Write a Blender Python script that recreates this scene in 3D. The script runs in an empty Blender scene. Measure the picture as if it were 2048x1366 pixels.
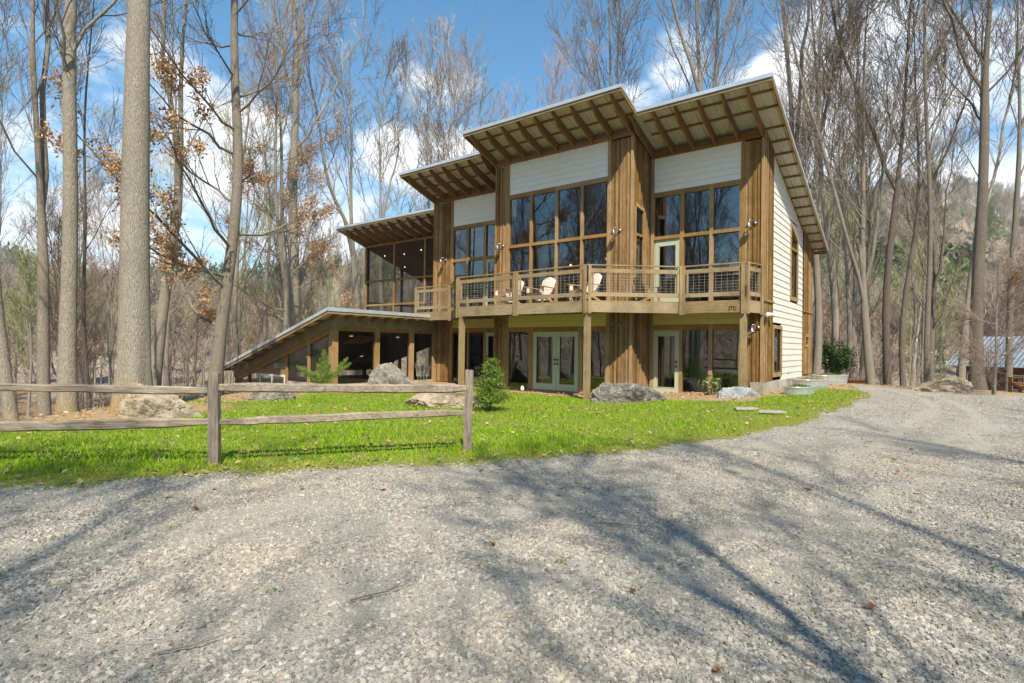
import bpy, math, random
import numpy as np
from mathutils import Vector, Matrix
R=math.radians
scene=bpy.context.scene
COL=scene.collection
rs=np.random.RandomState
def ss(t):
    t=np.clip(t,0,1); return t*t*(3-2*t)
# ------------------------------------------------------------------ objects
def tag(o,label=None,cat=None,group=None,kind=None):
    if label: o['label']=label
    if cat: o['category']=cat
    if group: o['group']=group
    if kind: o['kind']=kind
    return o
def empty(name,loc=(0,0,0),rz=0,label=None,cat=None,group=None,parent=None):
    o=bpy.data.objects.new(name,None); COL.objects.link(o); o.location=loc; o.rotation_euler=(0,0,rz)
    o.empty_display_size=.3
    if parent: o.parent=parent
    return tag(o,label,cat,group)
def npmesh(name,V,F,mat=None,parent=None,smooth=False,fn=None):
    """V (n,3); F (m,k) array"""
    V=np.asarray(V,dtype=np.float32); F=np.asarray(F,dtype=np.int32)
    me=bpy.data.meshes.new(name); me.vertices.add(len(V)); me.vertices.foreach_set('co',V.ravel())
    m,k=F.shape; me.loops.add(m*k); me.loops.foreach_set('vertex_index',F.ravel())
    me.polygons.add(m); me.polygons.foreach_set('loop_start',np.arange(m,dtype=np.int32)*k)
    try: me.polygons.foreach_set('loop_total',np.full(m,k,dtype=np.int32))
    except Exception: pass
    me.update(calc_edges=True)
    me.polygons.foreach_set('use_smooth',np.full(m,smooth,dtype=bool))
    if mat: me.materials.append(mat)
    o=bpy.data.objects.new(name,me); COL.objects.link(o)
    if parent: o.parent=parent
    return o
class MB:
    def __init__(s): s.v=[]; s.f=[]
    def box(s,x0,x1,y0,y1,z0,z1):
        if x0>x1:x0,x1=x1,x0
        if y0>y1:y0,y1=y1,y0
        if z0>z1:z0,z1=z1,z0
        n=len(s.v); s.v+=[(x0,y0,z0),(x1,y0,z0),(x1,y1,z0),(x0,y1,z0),(x0,y0,z1),(x1,y0,z1),(x1,y1,z1),(x0,y1,z1)]
        s.f+=[tuple(n+i for i in q) for q in ((0,3,2,1),(4,5,6,7),(0,1,5,4),(1,2,6,5),(2,3,7,6),(3,0,4,7))]; return s
    def prism(s,pts,off):
        """planar loop pts (3d list) extruded by vector off"""
        n=len(s.v); k=len(pts); s.v+=[tuple(p) for p in pts]+[tuple(p[i]+off[i] for i in range(3)) for p in pts]
        s.f.append(tuple(range(n+k-1,n-1,-1))); s.f.append(tuple(range(n+k,n+2*k)))
        for i in range(k):
            j=(i+1)%k; s.f.append((n+i,n+j,n+k+j,n+k+i))
        return s
    def beam(s,a,b,w,h,up=(0,0,1)):
        a=Vector(a);b=Vector(b);d=(b-a).normalized();u=Vector(up);x=d.cross(u).normalized();y=x.cross(d).normalized()
        n=len(s.v)
        for p in (a,b):
            for sx,sy in((-1,-1),(1,-1),(1,1),(-1,1)): s.v.append(tuple(p+x*sx*w/2+y*sy*h/2))
        s.f+=[tuple(n+i for i in q) for q in ((0,1,2,3),(7,6,5,4),(0,4,5,1),(1,5,6,2),(2,6,7,3),(3,7,4,0))]; return s
    def tube(s,pts,r,n=8,cap=True):
        pts=[Vector(p) for p in pts]; rr=r if isinstance(r,(list,tuple)) else [r]*len(pts); st=len(s.v); ref=None
        for i,p in enumerate(pts):
            d=(pts[min(i+1,len(pts)-1)]-pts[max(i-1,0)]).normalized()
            if ref is None: ref=Vector((0,0,1)) if abs(d.z)<.9 else Vector((1,0,0))
            x=d.cross(ref).normalized(); y=x.cross(d); 
            for k in range(n):
                a=2*math.pi*k/n; s.v.append(tuple(p+(x*math.cos(a)+y*math.sin(a))*rr[i]))
        for i in range(len(pts)-1):
            for k in range(n):
                a=st+i*n+k;b=st+i*n+(k+1)%n; s.f.append((a,b,b+n,a+n))
        if cap: s.f.append(tuple(st+k for k in range(n-1,-1,-1))); s.f.append(tuple(st+(len(pts)-1)*n+k for k in range(n)))
        return s
    def lathe(s,prof,c=(0,0,0),n=20):
        st=len(s.v)
        for r,z in prof:
            for k in range(n):
                a=2*math.pi*k/n; s.v.append((c[0]+r*math.cos(a),c[1]+r*math.sin(a),c[2]+z))
        for i in range(len(prof)-1):
            for k in range(n):
                a=st+i*n+k;b=st+i*n+(k+1)%n; s.f.append((a,b,b+n,a+n))
        return s
    def quad(s,a,b,c,d):
        n=len(s.v); s.v+=[a,b,c,d]; s.f.append((n,n+1,n+2,n+3)); return s
    def poly(s,pts):
        n=len(s.v); s.v+=[tuple(p) for p in pts]; s.f.append(tuple(range(n,n+len(pts)))); return s
    def build(s,name,mat,parent=None,smooth=False,loc=None,bevel=0):
        me=bpy.data.meshes.new(name); me.from_pydata(s.v,[],s.f); me.update()
        if smooth:
            for p in me.polygons: p.use_smooth=True
        if mat: me.materials.append(mat)
        o=bpy.data.objects.new(name,me); COL.objects.link(o)
        if parent: o.parent=parent
        if loc: o.location=loc
        if bevel:
            m=o.modifiers.new('b','BEVEL'); m.width=bevel; m.segments=1; m.limit_method='ANGLE'
        return o
# ------------------------------------------------------------------ materials
class NT:
    def __init__(s,name):
        s.m=bpy.data.materials.new(name); s.m.use_nodes=True; s.t=s.m.node_tree; s.t.nodes.clear()
        s.out=s.n('ShaderNodeOutputMaterial')
    def n(s,t,**k):
        nd=s.t.nodes.new(t)
        for a,b in k.items():
            if a.startswith('i_'):
                key=a[2:]; key=int(key) if key.isdigit() else key.replace('_',' ')
                s.set(nd.inputs[key],b)
            else: setattr(nd,a,b)
        return nd
    def set(s,inp,v):
        if isinstance(v,bpy.types.NodeSocket): s.t.links.new(v,inp)
        elif isinstance(v,(tuple,list)) and len(v)==3 and inp.type=='RGBA': inp.default_value=(*v,1)
        else: inp.default_value=v
    def noise(s,vec,scale=5,detail=4,rough=.55,dist=0):
        return s.n('ShaderNodeTexNoise',i_Vector=vec,i_Scale=scale,i_Detail=detail,i_Roughness=rough,i_Distortion=dist)
    def ramp(s,fac,stops):
        r=s.n('ShaderNodeValToRGB',i_Fac=fac); e=r.color_ramp.elements
        while len(e)>1: e.remove(e[-1])
        e[0].position=stops[0][0]; e[0].color=(*stops[0][1],1)
        for p,c in stops[1:]:
            x=e.new(p); x.color=(*c,1)
        return r.outputs[0]
    def mix(s,f,a,b,bt='MIX'):
        m=s.n('ShaderNodeMix',data_type='RGBA',blend_type=bt); s.set(m.inputs[0],f); s.set(m.inputs[6],a); s.set(m.inputs[7],b); return m.outputs[2]
    def math(s,op,a,b=0,c=None):
        m=s.n('ShaderNodeMath',operation=op); s.set(m.inputs[0],a); s.set(m.inputs[1],b)
        if c is not None: s.set(m.inputs[2],c)
        return m.outputs[0]
    def mapr(s,v,a,b,c=0,d=1):
        m=s.n('ShaderNodeMapRange'); s.set(m.inputs[0],v); 
        for i,x in enumerate((a,b,c,d)): m.inputs[i+1].default_value=x
        return m.outputs[0]
    def coord(s,out='Object',scale=(1,1,1)):
        c=s.n('ShaderNodeTexCoord').outputs[out]
        if scale!=(1,1,1): c=s.n('ShaderNodeMapping',i_Vector=c,i_Scale=scale).outputs[0]
        return c
    def bsdf(s,col,rough=.8,bump=None,bstr=.3,bdist=.01,metal=0,spec=.3,**k):
        b=s.n('ShaderNodeBsdfPrincipled'); s.set(b.inputs['Base Color'],col); s.set(b.inputs['Roughness'],rough)
        s.set(b.inputs['Metallic'],metal); b.inputs['Specular IOR Level'].default_value=spec
        for a,v in k.items(): s.set(b.inputs[a.replace('_',' ')],v)
        if bump is not None:
            bp=s.n('ShaderNodeBump',i_Height=bump,i_Strength=bstr,i_Distance=bdist); s.t.links.new(bp.outputs[0],b.inputs['Normal'])
        s.t.links.new(b.outputs[0],s.out.inputs[0]); return b
M={}
def wood(name,c1,c2,c3,axis='z',per=.25,rough=.75,stain=.0):
    t=NT(name); geo=t.n('ShaderNodeNewGeometry')
    sc={'z':(14,14,.9),'x':(.9,14,14),'y':(14,.9,14)}[axis]
    c=t.coord('Object',sc)
    off=t.n('ShaderNodeVectorMath',operation='ADD'); t.set(off.inputs[0],c)
    sc2=t.n('ShaderNodeVectorMath',operation='SCALE'); cmb=t.n('ShaderNodeCombineXYZ',i_0=geo.outputs['Random Per Island'],i_1=geo.outputs['Random Per Island'],i_2=geo.outputs['Random Per Island'])
    t.set(sc2.inputs[0],cmb.outputs[0]); sc2.inputs[3].default_value=50; t.set(off.inputs[1],sc2.outputs[0])
    g=t.noise(off.outputs[0],3,6,.65,1.2); col=t.ramp(g.outputs[0],[(.3,c1),(.5,c2),(.72,c3)])
    rnd=t.mapr(geo.outputs['Random Per Island'],0,1,1-per,1+per*.8)
    hs=t.n('ShaderNodeHueSaturation',i_Color=col,i_Value=rnd,i_Saturation=t.mapr(geo.outputs['Random Per Island'],0,1,1.15,.82)); col=hs.outputs[0]
    big=t.noise(t.coord('Object'),1.3,5,.6); col=t.mix(t.mapr(big.outputs[0],.45,.75,0,.45+stain),col,tuple(x*.45 for x in c1))
    fine=t.noise(t.coord('Object',(sc[0]*4,sc[1]*4,sc[2]*2)),4,3)
    t.bsdf(col,rough,fine.outputs[0],.35,.004,spec=.2); M[name]=t.m
wood('cedar',(.13,.072,.024),(.31,.182,.062),(.44,.29,.125),per=.40,stain=.1)
wood('cedar_dark',(.16,.08,.024),(.27,.145,.042),(.36,.21,.07),axis='y',per=.15)
wood('cedar_trim_x',(.19,.105,.035),(.32,.19,.065),(.43,.28,.11),axis='x',per=.15)
wood('cedar_trim',(.23,.13,.04),(.37,.225,.08),(.47,.31,.13),per=.15)
wood('deck_wood',(.19,.13,.06),(.34,.245,.12),(.46,.355,.195),axis='x',per=.15,stain=.15)
wood('deck_wood_v',(.19,.125,.055),(.34,.24,.115),(.46,.345,.185),axis='z',per=.15,stain=.1)
wood('weathered',(.16,.15,.09),(.27,.25,.15),(.38,.36,.24),axis='z',per=.1,stain=.2)
wood('fence_wood',(.12,.085,.055),(.32,.255,.185),(.50,.42,.33),axis='x',per=.12,stain=.1)
wood('fence_wood_v',(.13,.10,.07),(.28,.23,.17),(.44,.38,.29),axis='z',per=.12,stain=.1)
wood('chair_wood',(.62,.47,.33),(.76,.63,.49),(.85,.75,.62),axis='z',per=.12)
wood('chair_arm',(.33,.15,.06),(.48,.25,.12),(.60,.36,.2),axis='x',per=.1)
wood('log_wood',(.14,.06,.025),(.24,.11,.045),(.33,.18,.08),axis='x',per=.25)
wood('pine_inside',(.45,.27,.09),(.6,.4,.16),(.7,.5,.22),axis='x',per=.15)
def simple(name,col,rough=.6,metal=0,spec=.4,nz=.08,sc=6,**k):
    t=NT(name); n=t.noise(t.coord(),sc,5,.6); c=t.mix(t.mapr(n.outputs[0],.3,.7,0,1),tuple(x*(1-nz) for x in col),tuple(min(1,x*(1+nz)) for x in col))
    t.bsdf(c,rough,n.outputs[0],.15,.003,metal=metal,spec=spec,**k); M[name]=t.m
simple('siding_white',(.72,.70,.60),.6,nz=.05,sc=3)
simple('siding_panel',(.90,.89,.82),.6,nz=.04)
simple('panel_bounce_tint',(.72,.63,.24),.6,nz=.05)  # yellow is bounce light off grass and timber, painted into the panel colour
simple('sage_paint',(.50,.53,.38),.5,nz=.05)
simple('white_paint',(.8,.8,.78),.4,nz=.03)
simple('black_metal',(.02,.02,.02),.4)
simple('lamp_metal',(.34,.35,.36),.35,metal=.9)
simple('wire_metal',(.40,.41,.41),.45,metal=.3)
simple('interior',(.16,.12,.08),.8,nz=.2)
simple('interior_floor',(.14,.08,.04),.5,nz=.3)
simple('curtain',(.62,.64,.55),.9,nz=.06)
simple('dark_trim',(.03,.028,.022),.5)
simple('tub_metal',(.62,.66,.66),.35,metal=.6,nz=.15)
simple('cabin_metal',(.27,.30,.34),.45,metal=.5,nz=.12)
simple('cabin_rib',(.55,.58,.62),.4,metal=.4)
simple('soil',(.09,.055,.03),.95,nz=.4,sc=30)
simple('flagstone',(.34,.31,.25),.85,nz=.15,sc=8)
simple('iron_number',(.02,.015,.012),.5)
simple('mat_leaf_brown',(.36,.19,.085),.8,nz=.3,sc=2)
# concrete
t=NT('concrete'); n=t.noise(t.coord(),2.2,7,.65,.5); n2=t.noise(t.coord('Object',(5,5,.7)),2,4)
c=t.ramp(n.outputs[0],[(.3,(.24,.21,.15)),(.5,(.42,.38,.30)),(.75,(.55,.52,.44))]); c=t.mix(t.mapr(n2.outputs[0],.6,.75,0,.5),c,(.40,.22,.08)); t.bsdf(c,.9,n.outputs[0],.5,.01); M['concrete']=t.m
# corrugated metal
t=NT('roof_metal'); n=t.noise(t.coord('Object',(6,.8,1)),3,5,.6); c=t.ramp(n.outputs[0],[(.3,(.56,.53,.43)),(.7,(.70,.67,.57))]); t.bsdf(c,.5,n.outputs[0],.05,.003,metal=.1,spec=.4); M['roof_metal']=t.m
t=NT('edge_metal'); n=t.noise(t.coord(),3,4); t.bsdf(t.ramp(n.outputs[0],[(.3,(.55,.62,.66)),(.7,(.68,.74,.78))]),.3,metal=.4,spec=.5); M['edge_metal']=t.m
# glass
def glassmat(name,tint,ior,gl=1.0):
    t=NT(name); fr=t.n('ShaderNodeFresnel',i_IOR=ior); w=t.noise(t.coord(),1.7,2); bp=t.n('ShaderNodeBump',i_Height=w.outputs[0],i_Strength=.02,i_Distance=.01)
    tr=t.n('ShaderNodeBsdfTransparent',i_Color=tint); g=t.n('ShaderNodeBsdfGlossy',i_Color=(gl,gl,gl),i_Roughness=0.0); t.t.links.new(bp.outputs[0],g.inputs['Normal'])
    mx=t.n('ShaderNodeMixShader',i_Fac=fr.outputs[0]); t.t.links.new(tr.outputs[0],mx.inputs[1]); t.t.links.new(g.outputs[0],mx.inputs[2]); t.t.links.new(mx.outputs[0],t.out.inputs[0]); M[name]=t.m
glassmat('glass',(.5,.55,.55),2.35); glassmat('glass_clear',(.8,.84,.82),1.75)
# screen
t=NT('screen'); tr=t.n('ShaderNodeBsdfTransparent',i_Color=(.95,.95,.95)); d=t.n('ShaderNodeBsdfDiffuse',i_Color=(.035,.033,.03)); mx=t.n('ShaderNodeMixShader',i_Fac=.58); t.t.links.new(tr.outputs[0],mx.inputs[1]); t.t.links.new(d.outputs[0],mx.inputs[2]); t.t.links.new(mx.outputs[0],t.out.inputs[0]); M['screen']=t.m
def emis(name,col,st):
    t=NT(name); e=t.n('ShaderNodeEmission',i_Color=col,i_Strength=st); t.t.links.new(e.outputs[0],t.out.inputs[0]); M[name]=t.m
emis('lamp_glow',(1,.8,.5),2.5); emis('bulb_glow',(1,.85,.6),6)
def bark(name,c1,c2,c3,sc=(17,17,2.4),moss=None,bs=.8):
    t=NT(name); info=t.n('ShaderNodeObjectInfo'); c=t.coord('Object',sc)
    vv=t.n('ShaderNodeTexVoronoi',feature='DISTANCE_TO_EDGE',i_Vector=c,i_Scale=2.4); n=t.noise(c,3,8,.8,1.5); big=t.noise(t.coord('Object'),.7,5,.6)
    col=t.ramp(n.outputs[0],[(.28,c1),(.5,c2),(.75,c3)]); col=t.mix(t.mapr(vv.outputs[0],0,.12,.35,0),col,tuple(x*.4 for x in c1))
    col=t.mix(t.mapr(big.outputs[0],.5,.72,0,.6),col,tuple(x*.55 for x in c2))
    if moss:
        sep=t.n('ShaderNodeSeparateXYZ',i_0=t.coord('Object')); col=t.mix(t.mapr(sep.outputs[2],.9,.1,0,.7),col,moss)
    hs=t.n('ShaderNodeHueSaturation',i_Color=col,i_Value=t.mapr(info.outputs['Random'],0,1,.75,1.2)); 
    h=t.math('ADD',n.outputs[0],t.mapr(vv.outputs[0],0,.2,0,.6))
    t.bsdf(hs.outputs[0],.92,h,bs,.02,spec=.1); M[name]=t.m
bark('bark_pale',(.15,.13,.10),(.38,.34,.265),(.53,.48,.385),moss=(.45,.30,.10))
bark('bark_mid',(.16,.135,.10),(.36,.31,.24),(.51,.45,.36))
bark('bark_dark',(.10,.082,.062),(.22,.185,.142),(.37,.32,.25))
def twig(name,a,b):
    t=NT(name); g=t.n('ShaderNodeNewGeometry'); i=t.n('ShaderNodeObjectInfo'); c=t.mix(g.outputs['Random Per Island'],a,b); c=t.n('ShaderNodeHueSaturation',i_Color=c,i_Value=t.mapr(i.outputs['Random'],0,1,.8,1.25)).outputs[0]; t.bsdf(c,.9,spec=.1); M[name]=t.m
twig('twig_grey',(.26,.215,.165),(.42,.355,.28)); twig('twig_dark',(.13,.10,.08),(.27,.22,.17)); twig('twig_red',(.42,.25,.18),(.48,.36,.28)); twig('twig_green',(.32,.33,.15),(.44,.42,.22)); twig('far_grey',(.35,.285,.21),(.52,.44,.335)); twig('far_green',(.20,.23,.09),(.33,.34,.16)); twig('far_red',(.28,.19,.14),(.38,.28,.21))
def leafmat(name,a,b,tr=.3):
    t=NT(name); g=t.n('ShaderNodeNewGeometry'); c=t.mix(g.outputs['Random Per Island'],a,b)
    d=t.n('ShaderNodeBsdfDiffuse',i_Color=c); tl=t.n('ShaderNodeBsdfTranslucent',i_Color=c); gl=t.n('ShaderNodeBsdfGlossy',i_Roughness=.45,i_Color=(.6,.6,.6))
    m=t.n('ShaderNodeMixShader',i_Fac=tr); t.t.links.new(d.outputs[0],m.inputs[1]); t.t.links.new(tl.outputs[0],m.inputs[2])
    m2=t.n('ShaderNodeMixShader',i_Fac=.04); t.t.links.new(m.outputs[0],m2.inputs[1]); t.t.links.new(gl.outputs[0],m2.inputs[2]); t.t.links.new(m2.outputs[0],t.out.inputs[0]); M[name]=t.m
leafmat('leaf_brown',(.42,.22,.085),(.74,.52,.28)); leafmat('leaf_orange',(.50,.18,.05),(.62,.34,.14)); leafmat('needle',(.07,.14,.015),(.34,.44,.06)); leafmat('cedar_leaf',(.13,.22,.03),(.36,.46,.08))
leafmat('holly_leaf',(.02,.055,.012),(.10,.17,.03),.12); leafmat('litter',(.22,.11,.05),(.62,.46,.27)); leafmat('rhodo_leaf',(.10,.16,.04),(.30,.34,.12))
# grass blades
t=NT('grass'); g=t.n('ShaderNodeNewGeometry'); p=g.outputs['Position']; n=t.noise(p,.55,4,.6); n3=t.noise(p,3.5,3)
c=t.mix(g.outputs['Random Per Island'],(.15,.33,.012),(.42,.60,.04)); c=t.mix(t.mapr(n.outputs[0],.42,.68,0,.6),c,(.40,.46,.07)); nd=t.noise(p,1.6,4,.6); c=t.mix(t.mapr(nd.outputs[0],.52,.68,0,.55),c,(.09,.23,.010)); c=t.mix(t.mapr(n3.outputs[0],.54,.66,0,.65),c,(.44,.40,.17))
at=t.n('ShaderNodeAttribute',attribute_name='edge'); c=t.mix(t.mapr(at.outputs['Fac'],0,1,0,.75),c,(.46,.44,.08))
d=t.n('ShaderNodeBsdfDiffuse',i_Color=c); tl=t.n('ShaderNodeBsdfTranslucent',i_Color=c); m=t.n('ShaderNodeMixShader',i_Fac=.35); t.t.links.new(d.outputs[0],m.inputs[1]); t.t.links.new(tl.outputs[0],m.inputs[2]); t.t.links.new(m.outputs[0],t.out.inputs[0]); M['grass']=t.m
# stones (gravel)
t=NT('gravel_stone'); g=t.n('ShaderNodeNewGeometry'); r=g.outputs['Random Per Island']
c=t.ramp(r,[(0,(.18,.168,.145)),(.25,(.28,.263,.225)),(.55,(.38,.352,.295)),(.85,(.45,.41,.335)),(.97,(.55,.515,.44)),(.985,(.48,.38,.25)),(1,(.38,.24,.16))])
big=t.noise(g.outputs['Position'],.6,4); c=t.mix(t.mapr(big.outputs[0],.45,.7,0,.4),c,(.47,.39,.27)); n=t.noise(g.outputs['Position'],60,3)
t.bsdf(c,.85,n.outputs[0],.3,.003,spec=.25); M['gravel_stone']=t.m
# ground blend
t=NT('ground'); at=t.n('ShaderNodeAttribute',attribute_name='mask'); sep=t.n('ShaderNodeSeparateColor',i_0=at.outputs['Color']); P=t.coord('Object')
nA=t.noise(P,2.3,6,.7); nB=t.noise(P,14,5,.7); nF=t.noise(P,70,4,.7); vo=t.n('ShaderNodeTexVoronoi',i_Vector=P,i_Scale=75); vo2=t.n('ShaderNodeTexVoronoi',i_Vector=P,i_Scale=24)
gcol=t.ramp(vo.outputs['Color'],[(0,(.19,.185,.165)),(.4,(.32,.305,.265)),(.75,(.40,.375,.32)),(1,(.50,.47,.40))]); gcol=t.mix(t.mapr(vo.outputs['Distance'],.35,.75,0,.6),gcol,(.12,.115,.10))
gcol=t.mix(t.mapr(nA.outputs[0],.44,.7,0,.5),gcol,(.46,.41,.32)); gcol=t.mix(t.mapr(t.math('ADD',at.outputs['Alpha'],t.math('MULTIPLY',t.math('SUBTRACT',nB.outputs[0],.5),.9)),.25,.85,0,.45),gcol,(.42,.385,.31))
lcol=t.mix(nB.outputs[0],(.10,.14,.02),(.27,.28,.05)); lcol=t.mix(t.mapr(nF.outputs[0],.58,.72,0,.6),lcol,(.30,.20,.09))
mcol=t.ramp(nB.outputs[0],[(.3,(.18,.11,.055)),(.5,(.40,.28,.15)),(.7,(.56,.43,.26))]); mcol=t.mix(t.mapr(nF.outputs[0],.5,.7,0,.6),mcol,(.18,.10,.05))
fcol=t.ramp(nF.outputs[0],[(.3,(.10,.06,.03)),(.5,(.24,.15,.08)),(.7,(.40,.28,.16))]); fcol=t.mix(t.mapr(nA.outputs[0],.5,.7,0,.5),fcol,(.20,.20,.07))
nn=t.math('ADD',t.math('MULTIPLY',t.math('SUBTRACT',nB.outputs[0],.5),1.1),t.math('MULTIPLY',t.math('SUBTRACT',nA.outputs[0],.5),.8))
def th(ch): return t.mapr(t.math('ADD',ch,nn),.42,.6)
c=t.mix(th(sep.outputs[2]),lcol,fcol); c=t.mix(th(sep.outputs[1]),c,mcol); c=t.mix(th(sep.outputs[0]),c,gcol)
h=t.math('ADD',t.math('MULTIPLY',vo.outputs['Distance'],-1.0),t.math('MULTIPLY',nF.outputs[0],.8)); t.bsdf(c,.95,h,.85,.011,spec=.15); M['ground']=t.m
# hillside woods
t=NT('hill'); P=t.coord('Object'); geo=t.n('ShaderNodeNewGeometry'); ps=t.n('ShaderNodeMapping',i_Vector=P,i_Scale=(.12,.12,.03)); nS=t.noise(ps.outputs[0],5,8,.8); nL=t.noise(P,.012,5,.6); nM=t.noise(P,.08,6,.75)
c=t.ramp(nS.outputs[0],[(.35,(.20,.155,.12)),(.5,(.34,.27,.20)),(.65,(.46,.385,.29))]); gr=t.mix(nM.outputs[0],(.04,.09,.04),(.14,.20,.07))
sepz=t.n('ShaderNodeSeparateXYZ',i_0=P); pm=t.math('ADD',nL.outputs[0],t.math('ADD',t.math('MULTIPLY',t.math('SUBTRACT',nM.outputs[0],.5),.7),t.mapr(sepz.outputs[2],10,85,-.10,.12)))
c=t.mix(t.mapr(pm,.50,.60),c,gr); c=t.mix(t.mapr(t.noise(P,.03,3).outputs[0],.5,.7,0,.4),c,(.24,.20,.09)); t.bsdf(c,1,nM.outputs[0],1,6,spec=0); M['hill']=t.m
# rocks
def rock(name,c1,c2,c3,lich=(.5,.5,.45),la=.5,dk=.55):
    t=NT(name); P=t.coord(); n=t.noise(P,3.2,8,.7,.5); n2=t.noise(P,9,6,.75); n3=t.noise(P,1.6,4)
    c=t.ramp(n.outputs[0],[(.3,c1),(.5,c2),(.72,c3)]); c=t.mix(t.mapr(n2.outputs[0],.55,.65,0,la),c,lich); c=t.mix(t.mapr(n3.outputs[0],.55,.66,0,.75),c,tuple(x*.5 for x in c1)); t.bsdf(c,.95,t.math('ADD',n.outputs[0],t.math('MULTIPLY',n2.outputs[0],.5)),1,.05,spec=.15); M[name]=t.m
rock('rock_grey',(.10,.09,.075),(.24,.22,.18),(.42,.38,.31)); rock('rock_dark',(.055,.05,.045),(.15,.135,.115),(.36,.33,.28),(.48,.46,.40),.6)
rock('rock_blue',(.17,.18,.18),(.32,.34,.34),(.46,.48,.47),(.18,.2,.2),.5); rock('rock_tan',(.20,.15,.09),(.37,.30,.21),(.50,.44,.35),(.46,.43,.36),.5)

# ------------------------------------------------------------------ terrain
EX=[-14,-12,-5.37,-4.02,-2.47,-.78,.91,2.42,4.4,6.2,8.0,10.0,10.9,12,13,13.2]; EY=[3.2,4.0,5.87,6.23,6.87,7.25,7.86,8.74,10.2,11.6,13.4,15.5,17,19.5,22,23]
def yfar(x): return np.interp(x,[-30,-14,-10,8,12.6,13.4,14.2,15.2,22,40],[2,3,22,24,23.2,20.0,18.4,17.2,15.6,14])
def yedge(x): return np.interp(x,EX,EY,left=2,right=30)
def terrain(x,y):
    x=np.asarray(x,float); y=np.asarray(y,float)
    z=.28*ss((y-9)/7)*ss((x-3)/4)
    xb=np.interp(y,[-30,3,5,8,13,16,18,20,24,30],[-16,-15,-11,-9.4,-9.0,-8.7,-8.3,-8.0,-8,-8])
    d=np.maximum(0,xb-x); dl=.05*d+.30*np.maximum(0,d-.8)
    yb=np.interp(x,[-30,-12,-6,8,12.6,13.4,14.4,15.4,22,40],[26,27,28,32,25,21.8,20,19,17.4,16])
    d2=np.maximum(0,y-yb); dr=.26*d2
    d3=np.maximum(0,-y-14); dc=.12*d3
    drop=np.minimum(9.0,np.sqrt(dl**2+dr**2+dc**2)); z=z-9*(1-np.exp(-drop/9))*1.25
    z=z+.25*np.sin(x*.21+1.3)*np.sin(y*.17)*ss(drop/3)
    r=np.hypot(x,y); az=np.degrees(np.arctan2(x,y))
    tn=np.interp(az,[-180,-90,-60,-42,-30,-20,-12,0,20,30,36,42,60,90,180],[.12,.12,.09,.092,.096,.108,.13,.15,.19,.215,.19,.178,.16,.12,.12])
    Rr=np.interp(az,[-180,-60,-25,-15,0,20,60,180],[500,700,700,420,400,380,360,500])
    top=tn*Rr; k=ss((r-95)/(Rr-95)); wob=1+.05*np.sin(az*.55)+.03*np.sin(az*1.3+1)
    z=z+(top*wob-z)*k*(r>95); z=z-(r>Rr)*(r-Rr)*.12
    return z
def masks(x,y):
    g=ss((yedge(x)+.10*np.sin(x*2.9)+.07*np.sin(x*7.3+1)-y)/.95+.5)*ss((yfar(x)-y)/.5+.5)*ss((y+9)/2+.5)
    xb=np.interp(y,[3,5,8,13,16,18,20,24],[-13,-10.5,-9.1,-8.9,-8.4,-7.9,-7.5,-7.4])
    f=np.maximum(ss((xb-x)/.7+.5),ss((y-23)/1.5)); f=np.maximum(f,(1-ss((y+9)/2+.5))); f=np.maximum(f,ss((y-yfar(x))/.6)*(x>13))
    du=(x-.773)*.7922-(y-19.466)*.6102; dv=(x-.773)*.6102+(y-19.466)*.7922
    m=ss((dv+1.0)/.5)*(du<7.4)*(dv<9)*(du>-6)           # leaf strip under the deck
    m=np.maximum(m,ss((du-6.9)/.2)*(1-ss((du-9.0)/.4))*ss((dv-.6)/.4)*(dv<12)*(du<7.9)*.6)
    m=np.maximum(m,ss(1.4-np.hypot((x+8.4)/1.9,(y-12.6)/2.2)))
    m=np.maximum(m,ss(1.5-np.hypot((x+7.6)/1.5,(y-16.4)/1.6)))
    m=np.maximum(m,ss((dv+4.9)/.5)*(du<-5.0)*(du>-9)*(dv<1))
    m=np.maximum(m,ss(1.5-np.hypot((x+5.9)/1.7,(y-18.6)/.8)))
    m=np.maximum(m,.9*ss(1.6-np.hypot((x-12.2)/1.8,(y-20.2)/2.2)))
    m=np.maximum(m,(g<.5)*.30*ss(1-np.abs(y-yedge(x)-.05)/.3))
    m=np.maximum(m,.8*ss((y-yfar(x)+.3)/.4)*(1-ss((y-yfar(x)-2.2)/.8))*(x>13.2))
    return g,np.minimum(m,1-g),f
def tracks(x,y):
    ed=yedge(x)-y; a=np.sin(x*1.3+2*np.sin(y*.9))*np.sin(y*1.7+np.sin(x*1.1)*1.5)
    return np.clip(np.maximum(np.maximum(np.exp(-((ed-2.3+.15*np.sin(x))/.30)**2),np.exp(-((ed-3.9+.2*np.sin(x*.8))/.33)**2))*.9,np.clip(a*1.1-.15,0,.85)),0,1)
def sheet(name,xs,ys,keep=None,zoff=0):
    X,Y=np.meshgrid(xs,ys); Z=terrain(X,Y)+zoff; V=np.stack([X,Y,Z],-1).reshape(-1,3); nx=len(xs); ny=len(ys)
    i=np.arange(ny-1)[:,None]*nx+np.arange(nx-1)[None]; F=np.stack([i,i+1,i+nx+1,i+nx],-1).reshape(-1,4)
    cx=(X[:-1,:-1]+X[1:,1:])/2; cy=(Y[:-1,:-1]+Y[1:,1:])/2
    if keep is not None: F=F[keep(cx,cy).ravel()]
    used=np.unique(F); remap=-np.ones(len(V),int); remap[used]=np.arange(len(used)); V=V[used]; F=remap[F]
    o=npmesh(name,V,F,M['ground'],smooth=True); g,m,f=masks(V[:,0],V[:,1])
    a=o.data.color_attributes.new('mask','FLOAT_COLOR','POINT'); a.data.foreach_set('color',np.stack([g,m,f,tracks(V[:,0],V[:,1])],-1).astype(np.float32).ravel())
    return o
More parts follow.
